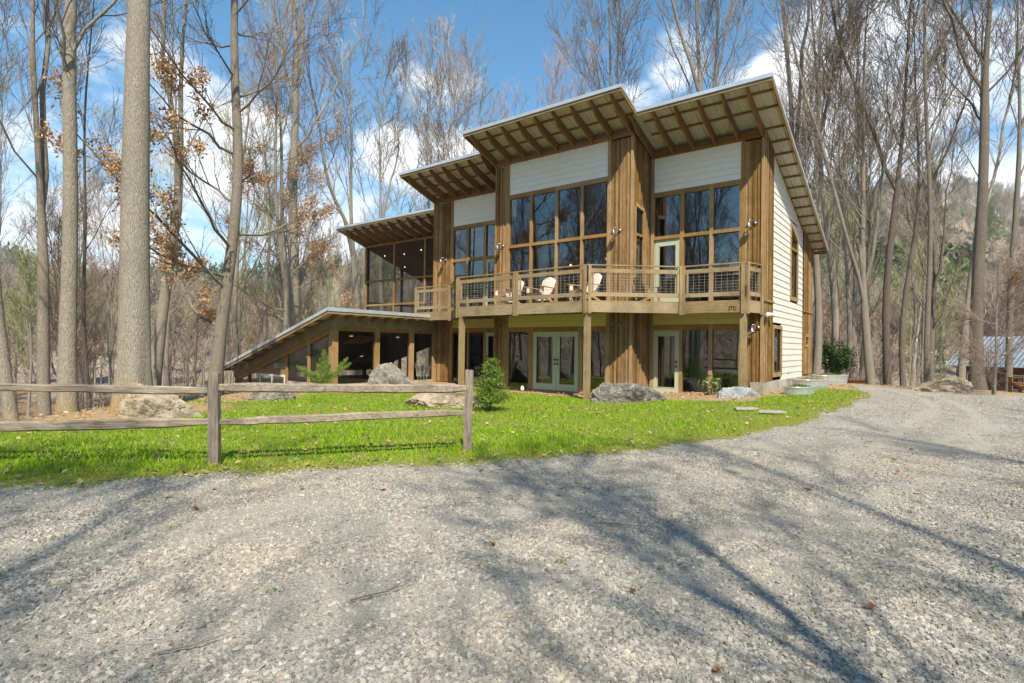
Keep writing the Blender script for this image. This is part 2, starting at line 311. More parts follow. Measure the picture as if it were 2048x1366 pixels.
NX0,NX1,NY0,NY1=-16.,20.,-4.,26.
xs=np.arange(NX0,NX1+.01,.12); ys=np.arange(NY0,NY1+.01,.12); NX1=xs[-1]; NY1=ys[-1]
def isg(x,y): return masks(x,y)[0]>.5
tag(sheet('gravel_drive',xs,ys,isg),kind='structure'); tag(sheet('lawn',xs,ys,lambda x,y:~isg(x,y)),kind='structure')
cx=np.concatenate([np.linspace(-96,NX0,60),np.linspace(NX0,NX1,40)[1:],np.linspace(NX1,96,60)[1:]])
cy=np.concatenate([np.linspace(-96,NY0,60),np.linspace(NY0,NY1,40)[1:],np.linspace(NY1,96,60)[1:]])
tag(sheet('ground',cx,cy,lambda x,y:~((x>NX0)&(x<NX1)&(y>NY0)&(y<NY1))),kind='structure')
# hills : polar sheet
rr=np.concatenate([np.linspace(92,420,120),np.geomspace(425,1000,30)]); aa=np.radians(np.linspace(-180,180,721)); A_,R_=np.meshgrid(aa,rr)
X=R_*np.sin(A_);Y=R_*np.cos(A_);Z=terrain(X,Y); rg=rs(5); lump=rg.rand(*Z.shape)*np.clip((R_-120)/80,0,1)*4.0*np.clip(1-(R_-900)/400,0,1); Z=Z+lump-(R_<96)*.5
V=np.stack([X,Y,Z],-1).reshape(-1,3); nx=len(aa); i=np.arange(len(rr)-1)[:,None]*nx+np.arange(nx-1)[None]; F=np.stack([i,i+nx,i+nx+1,i+1],-1).reshape(-1,4)
tag(npmesh('hills',V,F,M['hill'],smooth=True),kind='structure')
# ------------------------------------------------------------------ gravel stones + grass + litter
def inpt(n,x0,x1,y0,y1,rg): return rg.uniform(x0,x1,n),rg.uniform(y0,y1,n)
def view_ok(x,y,pad=1.0): return (np.abs(x)<(y*.95+pad))&(y>1.2)
def stones(name,n_list,seed):
    rg=rs(seed); xs_,ys_,s_=[],[],[]
    for n,y0,y1,smin,smax in n_list:
        x=rg.uniform(-y1-1,y1+1,n); y=rg.uniform(y0,y1,n); ok=view_ok(x,y,.6); x=x[ok];y=y[ok]; g=masks(x,y)[0]+rg.normal(0,.24,len(x)); 
        patch=np.sin(x*1.3+2*np.sin(y*.9))*np.sin(y*1.7+np.sin(x*1.1)*1.5); ed=yedge(x)-y; trk=np.maximum(np.exp(-((ed-2.3+.15*np.sin(x))/.30)**2),np.exp(-((ed-3.9+.2*np.sin(x*.8))/.33)**2)); patch=tracks(x,y); ok=(g>.5)&(rg.rand(len(x))>np.clip(patch*.9,0,.78)); x=x[ok];y=y[ok]
        xs_.append(x);ys_.append(y);s_.append(smin+(smax-smin)*rg.rand(len(x))**3.2)
    x=np.concatenate(xs_);y=np.concatenate(ys_);s=np.concatenate(s_); N=len(x)
    base=np.array([[-1,-1,-.5],[1,-1,-.5],[1,1,-.5],[-1,1,-.5],[-.8,-.8,.5],[.8,-.8,.5],[.8,.8,.5],[-.8,.8,.5]],float)
    Vv=base[None]*(1+rg.uniform(-.38,.38,(N,8,3))); Vv*=np.stack([rg.uniform(.7,1.25,N),rg.uniform(.55,1,N),rg.uniform(.45,.95,N)],-1)[:,None]*s[:,None,None]*.5
    a=rg.uniform(0,6.28,N); ca,sa=np.cos(a)[:,None],np.sin(a)[:,None]; tx=rg.normal(0,.3,N)[:,None]
    X=Vv[...,0]*ca-Vv[...,1]*sa; Y=Vv[...,0]*sa+Vv[...,1]*ca; Z=Vv[...,2]+X*tx+s[:,None]*.14
    V=np.stack([X+x[:,None],Y+y[:,None],Z+terrain(x,y)[:,None]],-1).reshape(-1,3)
    q=np.array([[4,5,6,7],[0,1,5,4],[1,2,6,5],[2,3,7,6],[3,0,4,7]]); F=(q[None]+np.arange(N)[:,None,None]*8).reshape(-1,4)
    return npmesh(name,V,F,M['gravel_stone'])
tag(stones('gravel_stones',[(230000,1.6,4.6,.008,.033),(250000,4.6,8.5,.011,.030),(150000,8.5,17,.014,.032)],3),'loose pale crushed stone scattered over the drive','gravel',kind='stuff')
def grass(seed=11):
    rg=rs(seed); out=[]
    for n,y0,y1 in ((240000,5,10.5),(230000,10.5,22)):
        x=rg.uniform(-16,14,n); y=rg.uniform(y0,y1,n); ok=view_ok(x,y,.6)&(x>-11.5); x=x[ok];y=y[ok]; out.append((x,y))
    x=np.concatenate([o[0] for o in out]);y=np.concatenate([o[1] for o in out]); g,m,f=masks(x,y)
    jit=rg.normal(0,.14,len(x))+.50*np.sin(x*5.3+2*np.sin(y*4.1))*np.sin(y*6.1+np.sin(x*3.7)); nz=np.sin(x*2.1+np.sin(y*1.3)*2)*np.sin(y*2.7+np.sin(x*1.7)); dens=1-.45*ss((np.sin(x*.9+np.sin(y*1.1)*1.5)*np.sin(y*1.3+x*.5)-.3)/.4)-np.clip(g*1.25+jit*(g>.02),0,1)-np.clip(m*1.15-.05+.3*jit,0,.97)-f*.93
    du=(x-.773)*.7922-(y-19.466)*.6102; dv=(x-.773)*.6102+(y-19.466)*.7922
    ok=(rg.rand(len(x))<dens*(.82+.25*nz))&~((dv>-.9)&(du<7.5)&(du>-14)); x=x[ok];y=y[ok];g=g[ok]; N=len(x)
    ed=y-yedge(x); de=ss(ed/.9); clump=ss((np.sin(x*1.9+1.1*np.sin(y*2.3))+np.sin(y*1.6+x*.7)+.5)/2)
    h=(.014+.020*de+.032*clump*de)*rg.uniform(.5,1.5,N)
    for fx,fy in ((-3.77,7.08),(-.63,8.24)): h*=1+.8*np.exp(-((x-fx)**2+(y-fy)**2)/.25)
    h*=1-.6*ss((x-8.5)/1.5); w=rg.uniform(.0035,.007,N)*(1+y/16); a=rg.uniform(0,6.28,N); l=h*rg.uniform(.1,.9,N); b=rg.uniform(0,6.28,N)
    dx,dy=np.cos(a)*w,np.sin(a)*w; lx,ly=np.cos(b)*l,np.sin(b)*l; z=terrain(x,y)-.004
    v0=np.stack([x-dx,y-dy,z],-1);v1=np.stack([x+dx,y+dy,z],-1);v2=np.stack([x+dx*.6+lx*.4,y+dy*.6+ly*.4,z+h*.65],-1);v3=np.stack([x-dx*.6+lx*.4,y-dy*.6+ly*.4,z+h*.65],-1);v4=np.stack([x+lx,y+ly,z+h],-1)
    V=np.stack([v0,v1,v2,v3,v4],1).reshape(-1,3); k=np.arange(N)[:,None]*5; F1=k+np.array([[0,1,2]]);F2=k+np.array([[0,2,3]]);F3=k+np.array([[3,2,4]])
    o=npmesh('grass',V,np.concatenate([F1,F2,F3]),M['grass'])
    e=np.repeat((1-de)*.9,5).astype(np.float32); at=o.data.attributes.new('edge','FLOAT','POINT'); at.data.foreach_set('value',e); return o
tag(grass(),'fresh green spring grass covering the lawn','grass',kind='stuff')
def quads(name,C,S,mat,rg,parent=None,flat=.0,aspect=.6,curl=.3):
    """random leaf quads (bent along the middle) at centres C with sizes S"""
    N=len(C); n=rg.normal(0,1,(N,3)); n[:,2]=np.abs(n[:,2])+flat*4; n/=np.linalg.norm(n,axis=1)[:,None]
    r=rg.normal(0,1,(N,3)); u=np.cross(n,r); u/=np.linalg.norm(u,axis=1)[:,None]+1e-9; v=np.cross(n,u); S=np.asarray(S)[:,None]
    v0=C-u*S*.5; v1=C-v*S*aspect*.5+n*S*curl*rg.uniform(-.3,1,(N,1))*.5; v2=C+u*S*.5; v3=C+v*S*aspect*.5+n*S*curl*.5*rg.uniform(-.3,1,(N,1))
    V=np.stack([v0,v1,v2,v3],1).reshape(-1,3); k=np.arange(N)[:,None]*4; F=np.concatenate([k+np.array([[0,1,2]]),k+np.array([[0,2,3]])])
    return npmesh(name,V,F,mat,parent)
rg=rs(21)
x=rg.uniform(-12,14,14000); y=rg.uniform(5.5,21,14000); g,m,f=masks(x,y); ok=(rg.rand(14000)<(.20+.5*np.exp(-((y-yedge(x)-.15)/.3)**2)+.9*m+.5*f)*(1-.85*g))&view_ok(x,y); x=x[ok];y=y[ok]
tag(quads('leaf_litter',np.stack([x,y,terrain(x,y)+.04],-1),rg.uniform(.045,.115,len(x)),M['litter'],rg,flat=.6),'dry tan leaves scattered over lawn, mulch and drive edge','fallen leaves',kind='stuff')
# weeds in the gravel
x=rg.uniform(-8,14,150); y=rg.uniform(3.0,12,150); ok=(masks(x,y)[0]>.8); x=np.repeat(x[ok],26)+rg.normal(0,.035,ok.sum()*26); y=np.repeat(y[ok],26)+rg.normal(0,.035,ok.sum()*26)
tag(quads('weeds',np.stack([x,y,terrain(x,y)+rg.uniform(.005,.02,len(x))],-1),rg.uniform(.01,.028,len(x)),M['rhodo_leaf'],rg,flat=.3),'tiny green weeds sprouting in the gravel','weeds',kind='stuff')
# ------------------------------------------------------------------ HOUSE (local u,v,z)
HX,HY,HA=.773,19.466,math.atan2(-.6102,.7922)
CH,SH=math.cos(HA),math.sin(HA)
def h2w(u,v,z=0): return (HX+CH*u-SH*v,HY+SH*u+CH*v,z)
H=empty('house',(HX,HY,0),HA,'modern timber house with stepped metal shed roof, glass front and upper deck','house')
SL=.345
def zr(v): return 8.41-SL*v
def P(name,mb,mat,parent=None,label=None,**k):
    o=mb.build(name,M[mat],parent or H,**k)
    if label: o['label']=label
    return o
def boards(mb,u0,u1,v,z0,top,rg,w=.135,face='f'):
    """board and batten cladding. face f: front (-v) at plane v ; s: side (+u) at plane u=v param"""
    n=max(1,round((u1-u0)/w)); w=(u1-u0)/n
    for i in range(n):
        a=u0+i*w; b=a+w; t=.018+.004*rg.rand()
        if face=='f':
            mb.prism([(a+.001,v,z0),(b-.001,v,z0),(b-.001,v,top(v)),(a+.001,v,top(v))],(0,-t,0))
            if i: mb.box(a-.022,a+.022,v-.045,v-t-.001,z0+.01*rg.rand(),top(v)-.002)
        else:
            mb.prism([(v,a+.001,z0),(v,b-.001,z0),(v,b-.001,top(b)),(v,a+.001,top(a))],(t,0,0))
            if i: mb.prism([(v+t+.001,a-.022,z0),(v+t+.001,a+.022,z0),(v+t+.001,a+.022,top(a+.022)-.004),(v+t+.001,a-.022,top(a-.022)-.004)],(.03,0,0))
rg=rs(2)
w=MB()
flat=lambda z:(lambda v:z)
# cladding of the piers ("towers") on every bay, full height
boards(w,-6.26,-5.24,1.25,.03,lambda v:7.68,rg); boards(w,-1.79,-1.27,0,.03,lambda v:8.12,rg); boards(w,2.95,3.68,0,.03,lambda v:8.12,rg)
boards(w,6.68,7.19,1.25,.03,lambda v:7.68,rg)
boards(w,3.70,3.76,1.25,.03,lambda v:7.68,rg)
P('wall',w,'cedar',label='golden board and batten cedar piers between the glazed bays')
w=MB()
# return wall of the centre bay (facing +u) with window hole v .14-.70
boards(w,.0,.12,3.68,.03,zr,rg,.12,'s'); boards(w,.74,1.23,3.68,.03,zr,rg,.12,'s'); boards(w,.12,.74,3.68,6.06,zr,rg,.155,'s'); boards(w,.12,.74,3.68,.03,lambda v:3.05,rg,.155,'s')
P('wall',w,'cedar',label='side wall of the projecting centre bay')
w=MB(); boards(w,1.23,2.36,7.19,.62,zr,rg,.11,'s'); P('wall',w,'cedar',label='cedar corner cladding beside the white siding')
w=MB()
for a,b,z0,zt in((6.98,7.12,.66,None),(7.12,7.76,.66,1.70),(7.12,7.76,2.14,None),(7.76,8.62,.66,None)): boards(w,a,b,7.24,z0,(lambda v,zt=zt:zt or zr(v)),rg,.12,'s')
w.box(7.1,7.24,6.95,8.66,.64,2.9)
P('wall',w,'cedar',label='sunlit cedar cladding at the rear corner')
P('belt_trim',MB().box(7.19,7.27,1.22,2.36,2.96,3.02),'cedar_trim_x'); P('belt_trim',MB().box(7.24,7.31,6.95,8.63,2.97,3.02),'cedar_trim_x')
# trim boards beside the glazing
tr=MB()
for u0,u1,v,z1 in ((-5.24,-5.13,1.25,7.72),(-1.27,-1.15,0,8.16),(2.84,2.95,0,8.16),(3.76,3.86,1.25,7.72),(6.57,6.68,1.25,7.72)): tr.box(u0,u1,v-.055,v+.06,.02,z1)
tr.box(7.14,7.22,1.19,1.24,.03,7.7); tr.box(3.63,3.71,-.055,.0,.03,8.14); tr.box(-1.80,-1.74,-.05,.02,.03,8.14); tr.box(-6.29,-6.22,1.2,1.26,.03,7.7)
P('corner_board',tr,'cedar_trim')
# frieze and blocking under the eave
fr=MB(); fr.box(-6.28,-1.8,1.17,1.25,7.72,7.83); fr.box(-6.28,-1.8,1.22,1.27,7.83,7.97); fr.box(-1.8,3.7,-.08,0,8.17,8.28); fr.box(-1.8,3.7,-.03,.02,8.28,8.40); fr.box(3.72,7.2,1.17,1.25,7.73,7.84); fr.box(3.72,7.2,1.22,1.27,7.84,7.97)
P('frieze',fr,'cedar_dark')
# clapboard panels
def clap_front(name,u0,u1,v,z0,z1,mat,label,h=.185):
    m=MB(); n=round((z1-z0)/h); h=(z1-z0)/n
    for i in range(n):
        a=z0+i*h; m.prism([(u0,v,a+.004),(u0,v-.028,a+.004),(u0,v-.010,a+h),(u0,v,a+h)],(u1-u0,0,0))
    o=P(name,m,mat,label=label); P('lap_shadow_backing',MB().box(u0,u1,v+.001,v+.05,z0,z1),'dark_trim',o); return o  # dark sheet behind the gaps paints in the shadow line under each lap
clap_front('siding_panel',-1.15,2.84,0,7.03,8.165,'siding_panel','pale clapboard panel over the centre bay glazing')
clap_front('siding_panel',-5.13,-1.8,1.25,6.60,7.715,'siding_panel','pale clapboard panel over the left bay glazing')
clap_front('siding_panel',3.86,6.57,1.25,6.60,7.725,'siding_panel','pale clapboard panel over the right bay glazing')
clap_front('siding_panel',-1.15,2.84,0,2.24,2.66,'panel_bounce_tint','panel under the deck, centre bay, yellow bounce light put into its colour',.21)
clap_front('siding_panel',-5.13,-1.8,1.25,2.29,2.66,'panel_bounce_tint','panel under the deck, left bay, yellow bounce light put into its colour',.19)
clap_front('siding_panel',3.86,6.57,1.25,2.31,2.66,'panel_bounce_tint','panel under the deck, right bay, yellow bounce light put into its colour',.18)
# floor band of upper floor behind the deck
fb=MB(); fb.box(-5.2,-1.8,1.24,1.3,2.66,2.97); fb.box(-1.2,2.9,-.01,.05,2.66,2.97); fb.box(3.8,6.6,1.24,1.3,2.66,2.97); P('floor_band',fb,'cedar_dark')
# white side siding with window holes
sd=MB(); h=.2; z=.6
holes=[(2.36,3.56,.72,2.32),(4.80,6.02,3.26,5.93)]
def uptop(v): return 5.93-(v-4.80)*.37
while z<8:
    z1=z+h; segs=[(2.36,6.97)]
    for a,b,c,d in holes:
        if z1>c and z<d:
            new=[]
            for s0,s1 in segs:
                if b<=s0 or a>=s1: new.append((s0,s1))
                else:
                    if a>s0: new.append((s0,a))
                    if b<s1: new.append((b,s1))
            segs=new
    for s0,s1 in segs:
        va=min(s1,(8.39-z)/SL); vb=min(s1,(8.39-z1)/SL)
        if va<=s0+.02: continue
        vb=max(vb,s0)
        sd.prism([(7.17,s0,z),(7.17,va,z),(7.17,vb,z1),(7.17,s0,z1)],(.02,0,0))
        sd.prism([(7.19,s0,z),(7.215,s0,z),(7.198,s0,z1),(7.19,s0,z1)],(0,max(.02,(vb if vb<s1-.01 else va)-s0),0))
    # filler above the raked window head
    z=z1
sd.prism([(7.175,4.80,5.93),(7.175,6.02,5.93),(7.175,6.02,5.47)],(.03,0,0))
P('wall',sd,'siding_white',label='white lap siding on the right side wall')
fo=MB(); fo.box(1.5,7.17,1.05,8.7,-.5,.02); fo.box(6.9,7.24,1.10,8.66,-.6,.605); P('foundation',fo,'concrete')
# shell: floors, rear walls
sh=MB(); sh.box(-6.2,7.1,1.35,8.5,2.62,2.93); sh.box(-1.74,3.62,.1,1.35,2.62,2.93); sh.box(-6.2,7.1,8.5,8.6,-.5,5.3); sh.box(-6.22,-6.12,1.3,8.5,-.5,5.4); sh.box(-1.85,-1.75,.06,8.4,.02,5.4); sh.box(3.62,3.67,1.3,8.4,.02,5.4)
sh.box(3.6,3.66,.06,.12,.1,8.3); sh.box(-6.2,7.1,6.0,6.06,.02,6.2)
sh.prism([(7.08,1.3,.02),(7.08,8.5,.02),(7.08,8.5,.6),(7.08,1.3,.6)],(.06,0,0))
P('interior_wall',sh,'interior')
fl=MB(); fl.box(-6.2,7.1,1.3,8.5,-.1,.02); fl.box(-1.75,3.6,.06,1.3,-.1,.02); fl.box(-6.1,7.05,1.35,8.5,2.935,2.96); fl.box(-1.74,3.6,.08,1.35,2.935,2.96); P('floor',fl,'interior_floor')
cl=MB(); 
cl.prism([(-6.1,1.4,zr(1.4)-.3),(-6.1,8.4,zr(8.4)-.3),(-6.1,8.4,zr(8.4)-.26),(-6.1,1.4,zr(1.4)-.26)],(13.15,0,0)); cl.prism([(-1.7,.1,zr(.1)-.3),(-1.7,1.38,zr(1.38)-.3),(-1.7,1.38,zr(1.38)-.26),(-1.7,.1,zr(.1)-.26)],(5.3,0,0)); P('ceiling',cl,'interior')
# glazing helper -----------------------------------------------------------
def glazing(v,cols,rows,zcell=None,skip=(),mat='cedar_trim',label=None,fw=.05,glass='glass',parent=None):
    """cols/rows = list of solid member intervals [(a,b)...]; panes fill the gaps. skip: set of (ci,ri)"""
    m=MB(); u0=cols[0][0];u1=cols[-1][1];z0=rows[0][0];z1=rows[-1][1]
    for a,b in cols: m.box(a,b,v-.045,v+.06,z0,z1)
    for j,(a,b) in enumerate(rows):
        for i in range(len(cols)-1):
            m.box(cols[i][1]-.001,cols[i+1][0]+.001,v-.05 if 0<j<len(rows)-1 else v-.04,v+.055,a,b)
            if 0<j<len(rows)-1: m.box(cols[i][1],cols[i+1][0],v-.075,v-.05,a,a+.03)
    fr=P('window_frame',m,mat,label=label)
    for i in range(len(cols)-1):
        for j in range(len(rows)-1):
            if (i,j) in skip: continue
            g=MB().quad((cols[i][1],v+.02,rows[j][1]),(cols[i+1][0],v+.02,rows[j][1]),(cols[i+1][0],v+.02,rows[j+1][0]),(cols[i][1],v+.02,rows[j+1][0]))
            P('pane',g,glass,fr)
    return fr
glazing(0,[(-1.15,-1.12),(-.22,-.12),(.84,.94),(1.84,1.94),(2.81,2.84)],[(2.95,3.02),(5.10,5.21),(6.88,7.03)],label='tall four-column glazing of the centre bay')
glazing(1.25,[(3.86,3.88),(4.73,4.86),(5.65,5.77),(6.54,6.57)],[(2.95,3.0),(5.06,5.17),(6.45,6.60)],skip={(0,0)},label='upper glazing of the right bay')
glazing(1.25,[(-5.13,-5.1),(-4.34,-4.23),(-3.43,-3.30),(-2.45,-2.35),(-1.85,-1.8)],[(2.95,3.0),(5.08,5.2),(6.45,6.60)],skip={(2,0)},label='upper glazing of the left bay')
glazing(0,[(-1.15,-1.10),(-.21,-.03),(1.82,1.97),(2.80,2.84)],[(.03,.09),(2.08,2.24)],skip={(1,0)},label='lower glazing of the centre bay')
glazing(1.25,[(3.86,3.87),(4.74,4.84),(5.65,5.77),(6.54,6.57)],[(.03,.09),(2.14,2.31)],skip={(0,0)},label='lower glazing of the right bay')
glazing(1.25,[(-5.13,-5.1),(-4.26,-4.16),(-3.36,-3.25),(-2.35,-2.25),(-1.85,-1.8)],[(.03,.09),(2.12,2.29)],skip={(2,0)},label='lower glazing of the left bay')
def door(u0,u1,z0,z1,v,handle,label=None,hs=1):
    d=MB(); s=.115; d.box(u0,u0+s,v-.03,v+.02,z0,z1); d.box(u1-s,u1,v-.03,v+.02,z0,z1); d.box(u0+s,u1-s,v-.03,v+.02,z0,z0+.24); d.box(u0+s,u1-s,v-.03,v+.02,z1-.13,z1)
    for a,b,c,e in((u0+s,u0+s+.02,z0+.24,z1-.13),(u1-s-.02,u1-s,z0+.24,z1-.13),(u0+s,u1-s,z0+.24,z0+.26),(u0+s,u1-s,z1-.15,z1-.13)): d.box(a,b,v-.038,v-.028,c,e)
    o=P('door',d,'sage_paint',label=label); P('pane',MB().quad((u0+s,v,z0+.24),(u1-s,v,z0+.24),(u1-s,v,z1-.13),(u0+s,v,z1-.13)),'glass',o)
    for hz,hn in ((z0+.93,'handle'),(z0+1.08,'deadbolt')):
        hm=MB(); hm.tube([(handle,v-.03,hz),(handle,v-.06,hz)],.012,8); hm.tube([(handle,v-.055,hz),(handle,v-.085,hz)],.032,12)
        P(hn,hm,'black_metal',o)
    return o
door(0,.94,.05,2.06,.0,.90,'left leaf of the sage green french doors'); door(.955,1.80,.05,2.06,.0,1.02,'right leaf of the sage green french doors')
dj=MB(); dj.box(-.03,1.82,-.02,.03,2.062,2.08); dj.box(-.03,-.003,-.02,.03,.03,2.06); dj.box(1.803,1.82,-.02,.03,.03,2.06); dj.box(3.87,3.9,1.23,1.28,.03,2.14); dj.box(3.9,4.74,1.23,1.28,2.10,2.14); dj.box(3.88,3.92,1.23,1.28,2.97,5.06); dj.box(3.92,4.73,1.23,1.28,5.0,5.06); P('door_jamb',dj,'sage_paint')
door(3.905,4.735,.06,2.095,1.25,4.66,'sage green glazed door of the lower right bay'); door(3.925,4.725,2.99,4.995,1.25,4.65,'sage green glazed door onto the deck'); door(-3.25,-2.36,.06,2.11,1.25,-3.17,'sage green door of the lower left bay'); door(-3.29,-2.46,2.99,5.07,1.25,-3.2,'sage green door of the upper left bay')
P('door_sill',MB().box(-.1,1.95,-.16,.0,-.02,.045),'deck_wood'); P('door_sill',MB().box(3.85,4.8,1.08,1.25,-.02,.05),'deck_wood'); P('window_sill',MB().box(5.7,6.6,1.1,1.25,-.02,.1),'deck_wood')
# side windows
def sidewin(u,v0,v1,z0,z1a,z1b,mid=None,label=None,t=.05,f=.1):
    m=MB(); m.box(u-.05,u+t,v0,v0+f,z0,z1a-(f*(z1a-z1b)/(v1-v0))); m.box(u-.05,u+t,v1-f,v1,z0,z1b); m.box(u-.05,u+t-.001,v0+f,v1-f,z0,z0+f*1.3)
    sl=(z1a-z1b)/(v1-v0); m.prism([(u-.05,v0,z1a-.11),(u-.05,v1,z1b-.11),(u-.05,v1,z1b),(u-.05,v0,z1a)],(t+.055,0,0))
    if mid: m.box(u-.05,u+t-.002,v0+f,v1-f,mid,mid+.08)
    o=P('window_frame',m,'cedar_trim',label=label); a=v0+f;b=v1-f
    P('sash',MB().box(u-.03,u+.01,a,a+.05,z0+.13,z1a-.2).box(u-.03,u+.01,b-.05,b,z0+.13,z1b-.1).box(u-.03,u+.008,a,b,z0+.13,z0+.19),'dark_trim',o)
    P('pane',MB().poly([(u-.02,a,z0+.1),(u-.02,b,z0+.1),(u-.02,b,z1b-.1+sl*f),(u-.02,a,z1a-.1-sl*f)]),'glass',o)
sidewin(7.19,2.37,3.55,.72,2.32,2.32,label='narrow ground floor window of the side wall')
sidewin(7.19,4.80,6.02,3.26,5.93,5.47,mid=5.0,label='tall raked window of the side wall')
sidewin(7.25,7.10,7.78,1.68,2.16,2.16,label='small square window in the rear cladding',f=.07)
sidewin(3.69,.12,.74,3.05,6.10,6.02,mid=5.08,label='tall narrow window in the centre bay return',f=.05)
# ------------------------------------------------------------------ roof
def roof_section(u0,u1,v0,v1,name='roof'):
    us=[];zs=[]; u=u0; k=0; pat=[(0,0),(.03,.0),(.045,.034),(.075,.034),(.09,0),(.15,0),(.158,.012),(.172,.012),(.18,0),(.225,0),(.233,.012),(.247,.012),(.255,0)]
    while u<u1-.001:
        for a,z in pat:
            if u+a<=u1: us.append(u+a); zs.append(z)
        u+=.2999
    us.append(u1); zs.append(0)
    n=len(us); V=[];F=[]
    for th in (.0,.012):
        for vv in (v0,v1):
            for a,z in zip(us,zs): V.append((a,vv,zr(vv)+.105+z+th))
    i=np.arange(n-1); F=np.concatenate([np.stack([i,i+n,i+n+1,i+1],-1),np.stack([i+2*n,i+2*n+1,i+3*n+1,i+3*n],-1),np.stack([i,i+1,i+2*n+1,i+2*n],-1)])
    return npmesh(name,V,F,M['roof_metal'],H)
secs=[('A',-14.55,-6.6,2.05,8.8),('B',-6.6,-2.08,-.45,8.8),('C',-2.08,4.0,-1.5,8.8),('D',4.0,7.77,-.45,8.8)]
for _,a,b,c,d in secs: roof_section(a,b,c,d)
def fascia_front(u0,u1,v):
    m=MB(); z=zr(v); m.box(u0,u1,v-.045,v-.005,z-.03,z+.10); P('fascia',m,'deck_wood')
    e=MB(); e.box(u0-.02,u1+.02,v-.075,v-.046,z+.055,z+.15); e.box(u0-.02,u1+.02,v-.075,v+.12,z+.15,z+.158); P('drip_edge',e,'edge_metal')
for _,a,b,c,d in secs: fascia_front(a,b,c)
def rake(u,v0,v1,side):
    m=MB(); s=side
    m.prism([(u,v0,zr(v0)-.03),(u,v1,zr(v1)-.03),(u,v1,zr(v1)+.10),(u,v0,zr(v0)+.10)],(-.04*s,0,0)); P('fascia',m,'cedar_trim_x')
    e=MB(); e.prism([(u+.003*s,v0-.07,zr(v0)+.085),(u+.003*s,v1,zr(v1)+.06),(u+.003*s,v1,zr(v1)+.155),(u+.003*s,v0-.07,zr(v0)+.18)],(.015*s,0,0)); P('drip_edge',e,'edge_metal')
rake(7.77,-.45,8.8,1); rake(4.0,-1.5,-.5,1); rake(-2.08,-1.5,-.5,-1); rake(-6.6,-.45,2.0,-1); rake(-14.55,2.05,8.8,-1)
rf=MB(); z=zr(8.8); rf.box(-14.55,7.77,8.8,8.84,z-.03,z+.1); P('fascia',rf,'cedar_trim_x')
def rafter(u,v0,vw,depth=.26,vend=None):
    ve=vend or vw+.05; m=MB()
    m.prism([(u,v0,zr(v0)+.055),(u,v0,zr(v0)-.055),(u,v0+.38,zr(v0+.38)-depth),(u,ve,zr(ve)-depth),(u,ve,zr(ve)+.055)],(.045,0,0)); P('rafter',m,'cedar_dark')
for i in range(9): rafter(-1.80+i*.678,-1.5,0)
for i in range(6): rafter(3.80+i*.665,-.45,1.25)
for i in range(7): rafter(-6.28+i*.68,-.45,1.25)
for i in range(12): rafter(-13.95+i*.69,2.05,3.5,vend=8.6)
def purlins(u0,u1,v0,v1,first=.42,sp=.6,wall=None,ov=None):
    v=v0+first
    while v<v1:
        P('purlin',MB().prism([(u0,v,zr(v)+.056),(u0,v+.045,zr(v+.045)+.056),(u0,v+.045,zr(v+.045)+.10),(u0,v,zr(v)+.10)],(u1-u0,0,0)),'cedar_dark'); v+=sp
purlins(-2.04,3.96,-1.5,0.1); purlins(-6.56,-2.08,-.45,1.4); purlins(4.02,7.73,-.45,.9); purlins(6.6,7.73,1.3,8.7,0.1,.6); purlins(-14.5,-6.3,2.05,8.6)
gt=MB()   # soffit closing the gap between ceiling and roof over side wall
gt.prism([(7.06,1.2,zr(1.2)-.02),(7.06,8.6,zr(8.6)-.02),(7.06,8.6,zr(8.6)+.095),(7.06,1.2,zr(1.2)+.095)],(.12,0,0)); P('frieze',gt,'cedar_dark')
# ------------------------------------------------------------------ screened porch (left wing, upper floor)
fr=MB(); pv=3.5
posts=[(-13.95,-13.83),(-11.6,-11.5),(-9.27,-9.17)]
for a,b in posts: fr.box(a,b,pv-.05,pv+.05,2.95,6.93)
ux=[-13.83,-11.6,-11.5,-9.27,-9.17,-6.2]
for z0,z1 in ((2.95,3.02),(3.66,3.76),(4.96,5.06),(6.9,7.0)):
    for a,b in ((-13.83,-11.6),(-11.5,-9.27),(-9.17,-6.2)): fr.box(a,b,pv-.045,pv+.045,z0,z1)
sf=P('screen_frame',fr,'cedar_trim_x',label='screened porch framing of the left wing')
for a,b in ((-13.83,-11.6),(-11.5,-9.27),(-9.17,-6.2)):
    for z0,z1 in ((3.02,3.66),(3.76,4.96),(5.06,6.9)):
        P('screen_panel',MB().quad((a,pv,z0),(b,pv,z0),(b,pv,z1),(a,pv,z1)),'screen',sf)
# left side + back of porch
sb=MB()
for v in (3.55,6.0,8.4): sb.box(-13.95,-13.83,v,v+.12,2.95,zr(v)-.24)
for u in (-11.55,-9.2,-7.0): sb.box(u,u+.1,8.4,8.5,2.95,zr(8.4)-.24)
sb.box(-13.9,-6.3,8.4,8.48,3.85,3.93); sb.box(-13.93,-13.85,3.67,8.4,3.85,3.93); P('porch_post',sb,'dark_trim')
pf=MB(); pf.box(-13.9,-6.3,3.5,8.5,2.7,2.93); pf.box(-13.95,-6.28,3.46,3.5,2.62,2.94); P('porch_floor',pf,'cedar_dark')
pc=MB(); pc.prism([(-13.95,3.6,zr(3.6)-.26),(-13.95,8.5,zr(8.5)-.26),(-13.95,8.5,zr(8.5)-.24),(-13.95,3.6,zr(3.6)-.24)],(7.7,0,0)); P('porch_ceiling',pc,'cedar_dark')
lw=MB(); [lw.box(u,u+.14,8.35,8.5,-3,2.7) for u in (-13.95,-11.6,-9.2,-6.9)]; lw.box(-13.95,-13.81,5.9,6.05,-3,2.7); P('wall',lw,'cedar',label='posts beneath the screened porch')
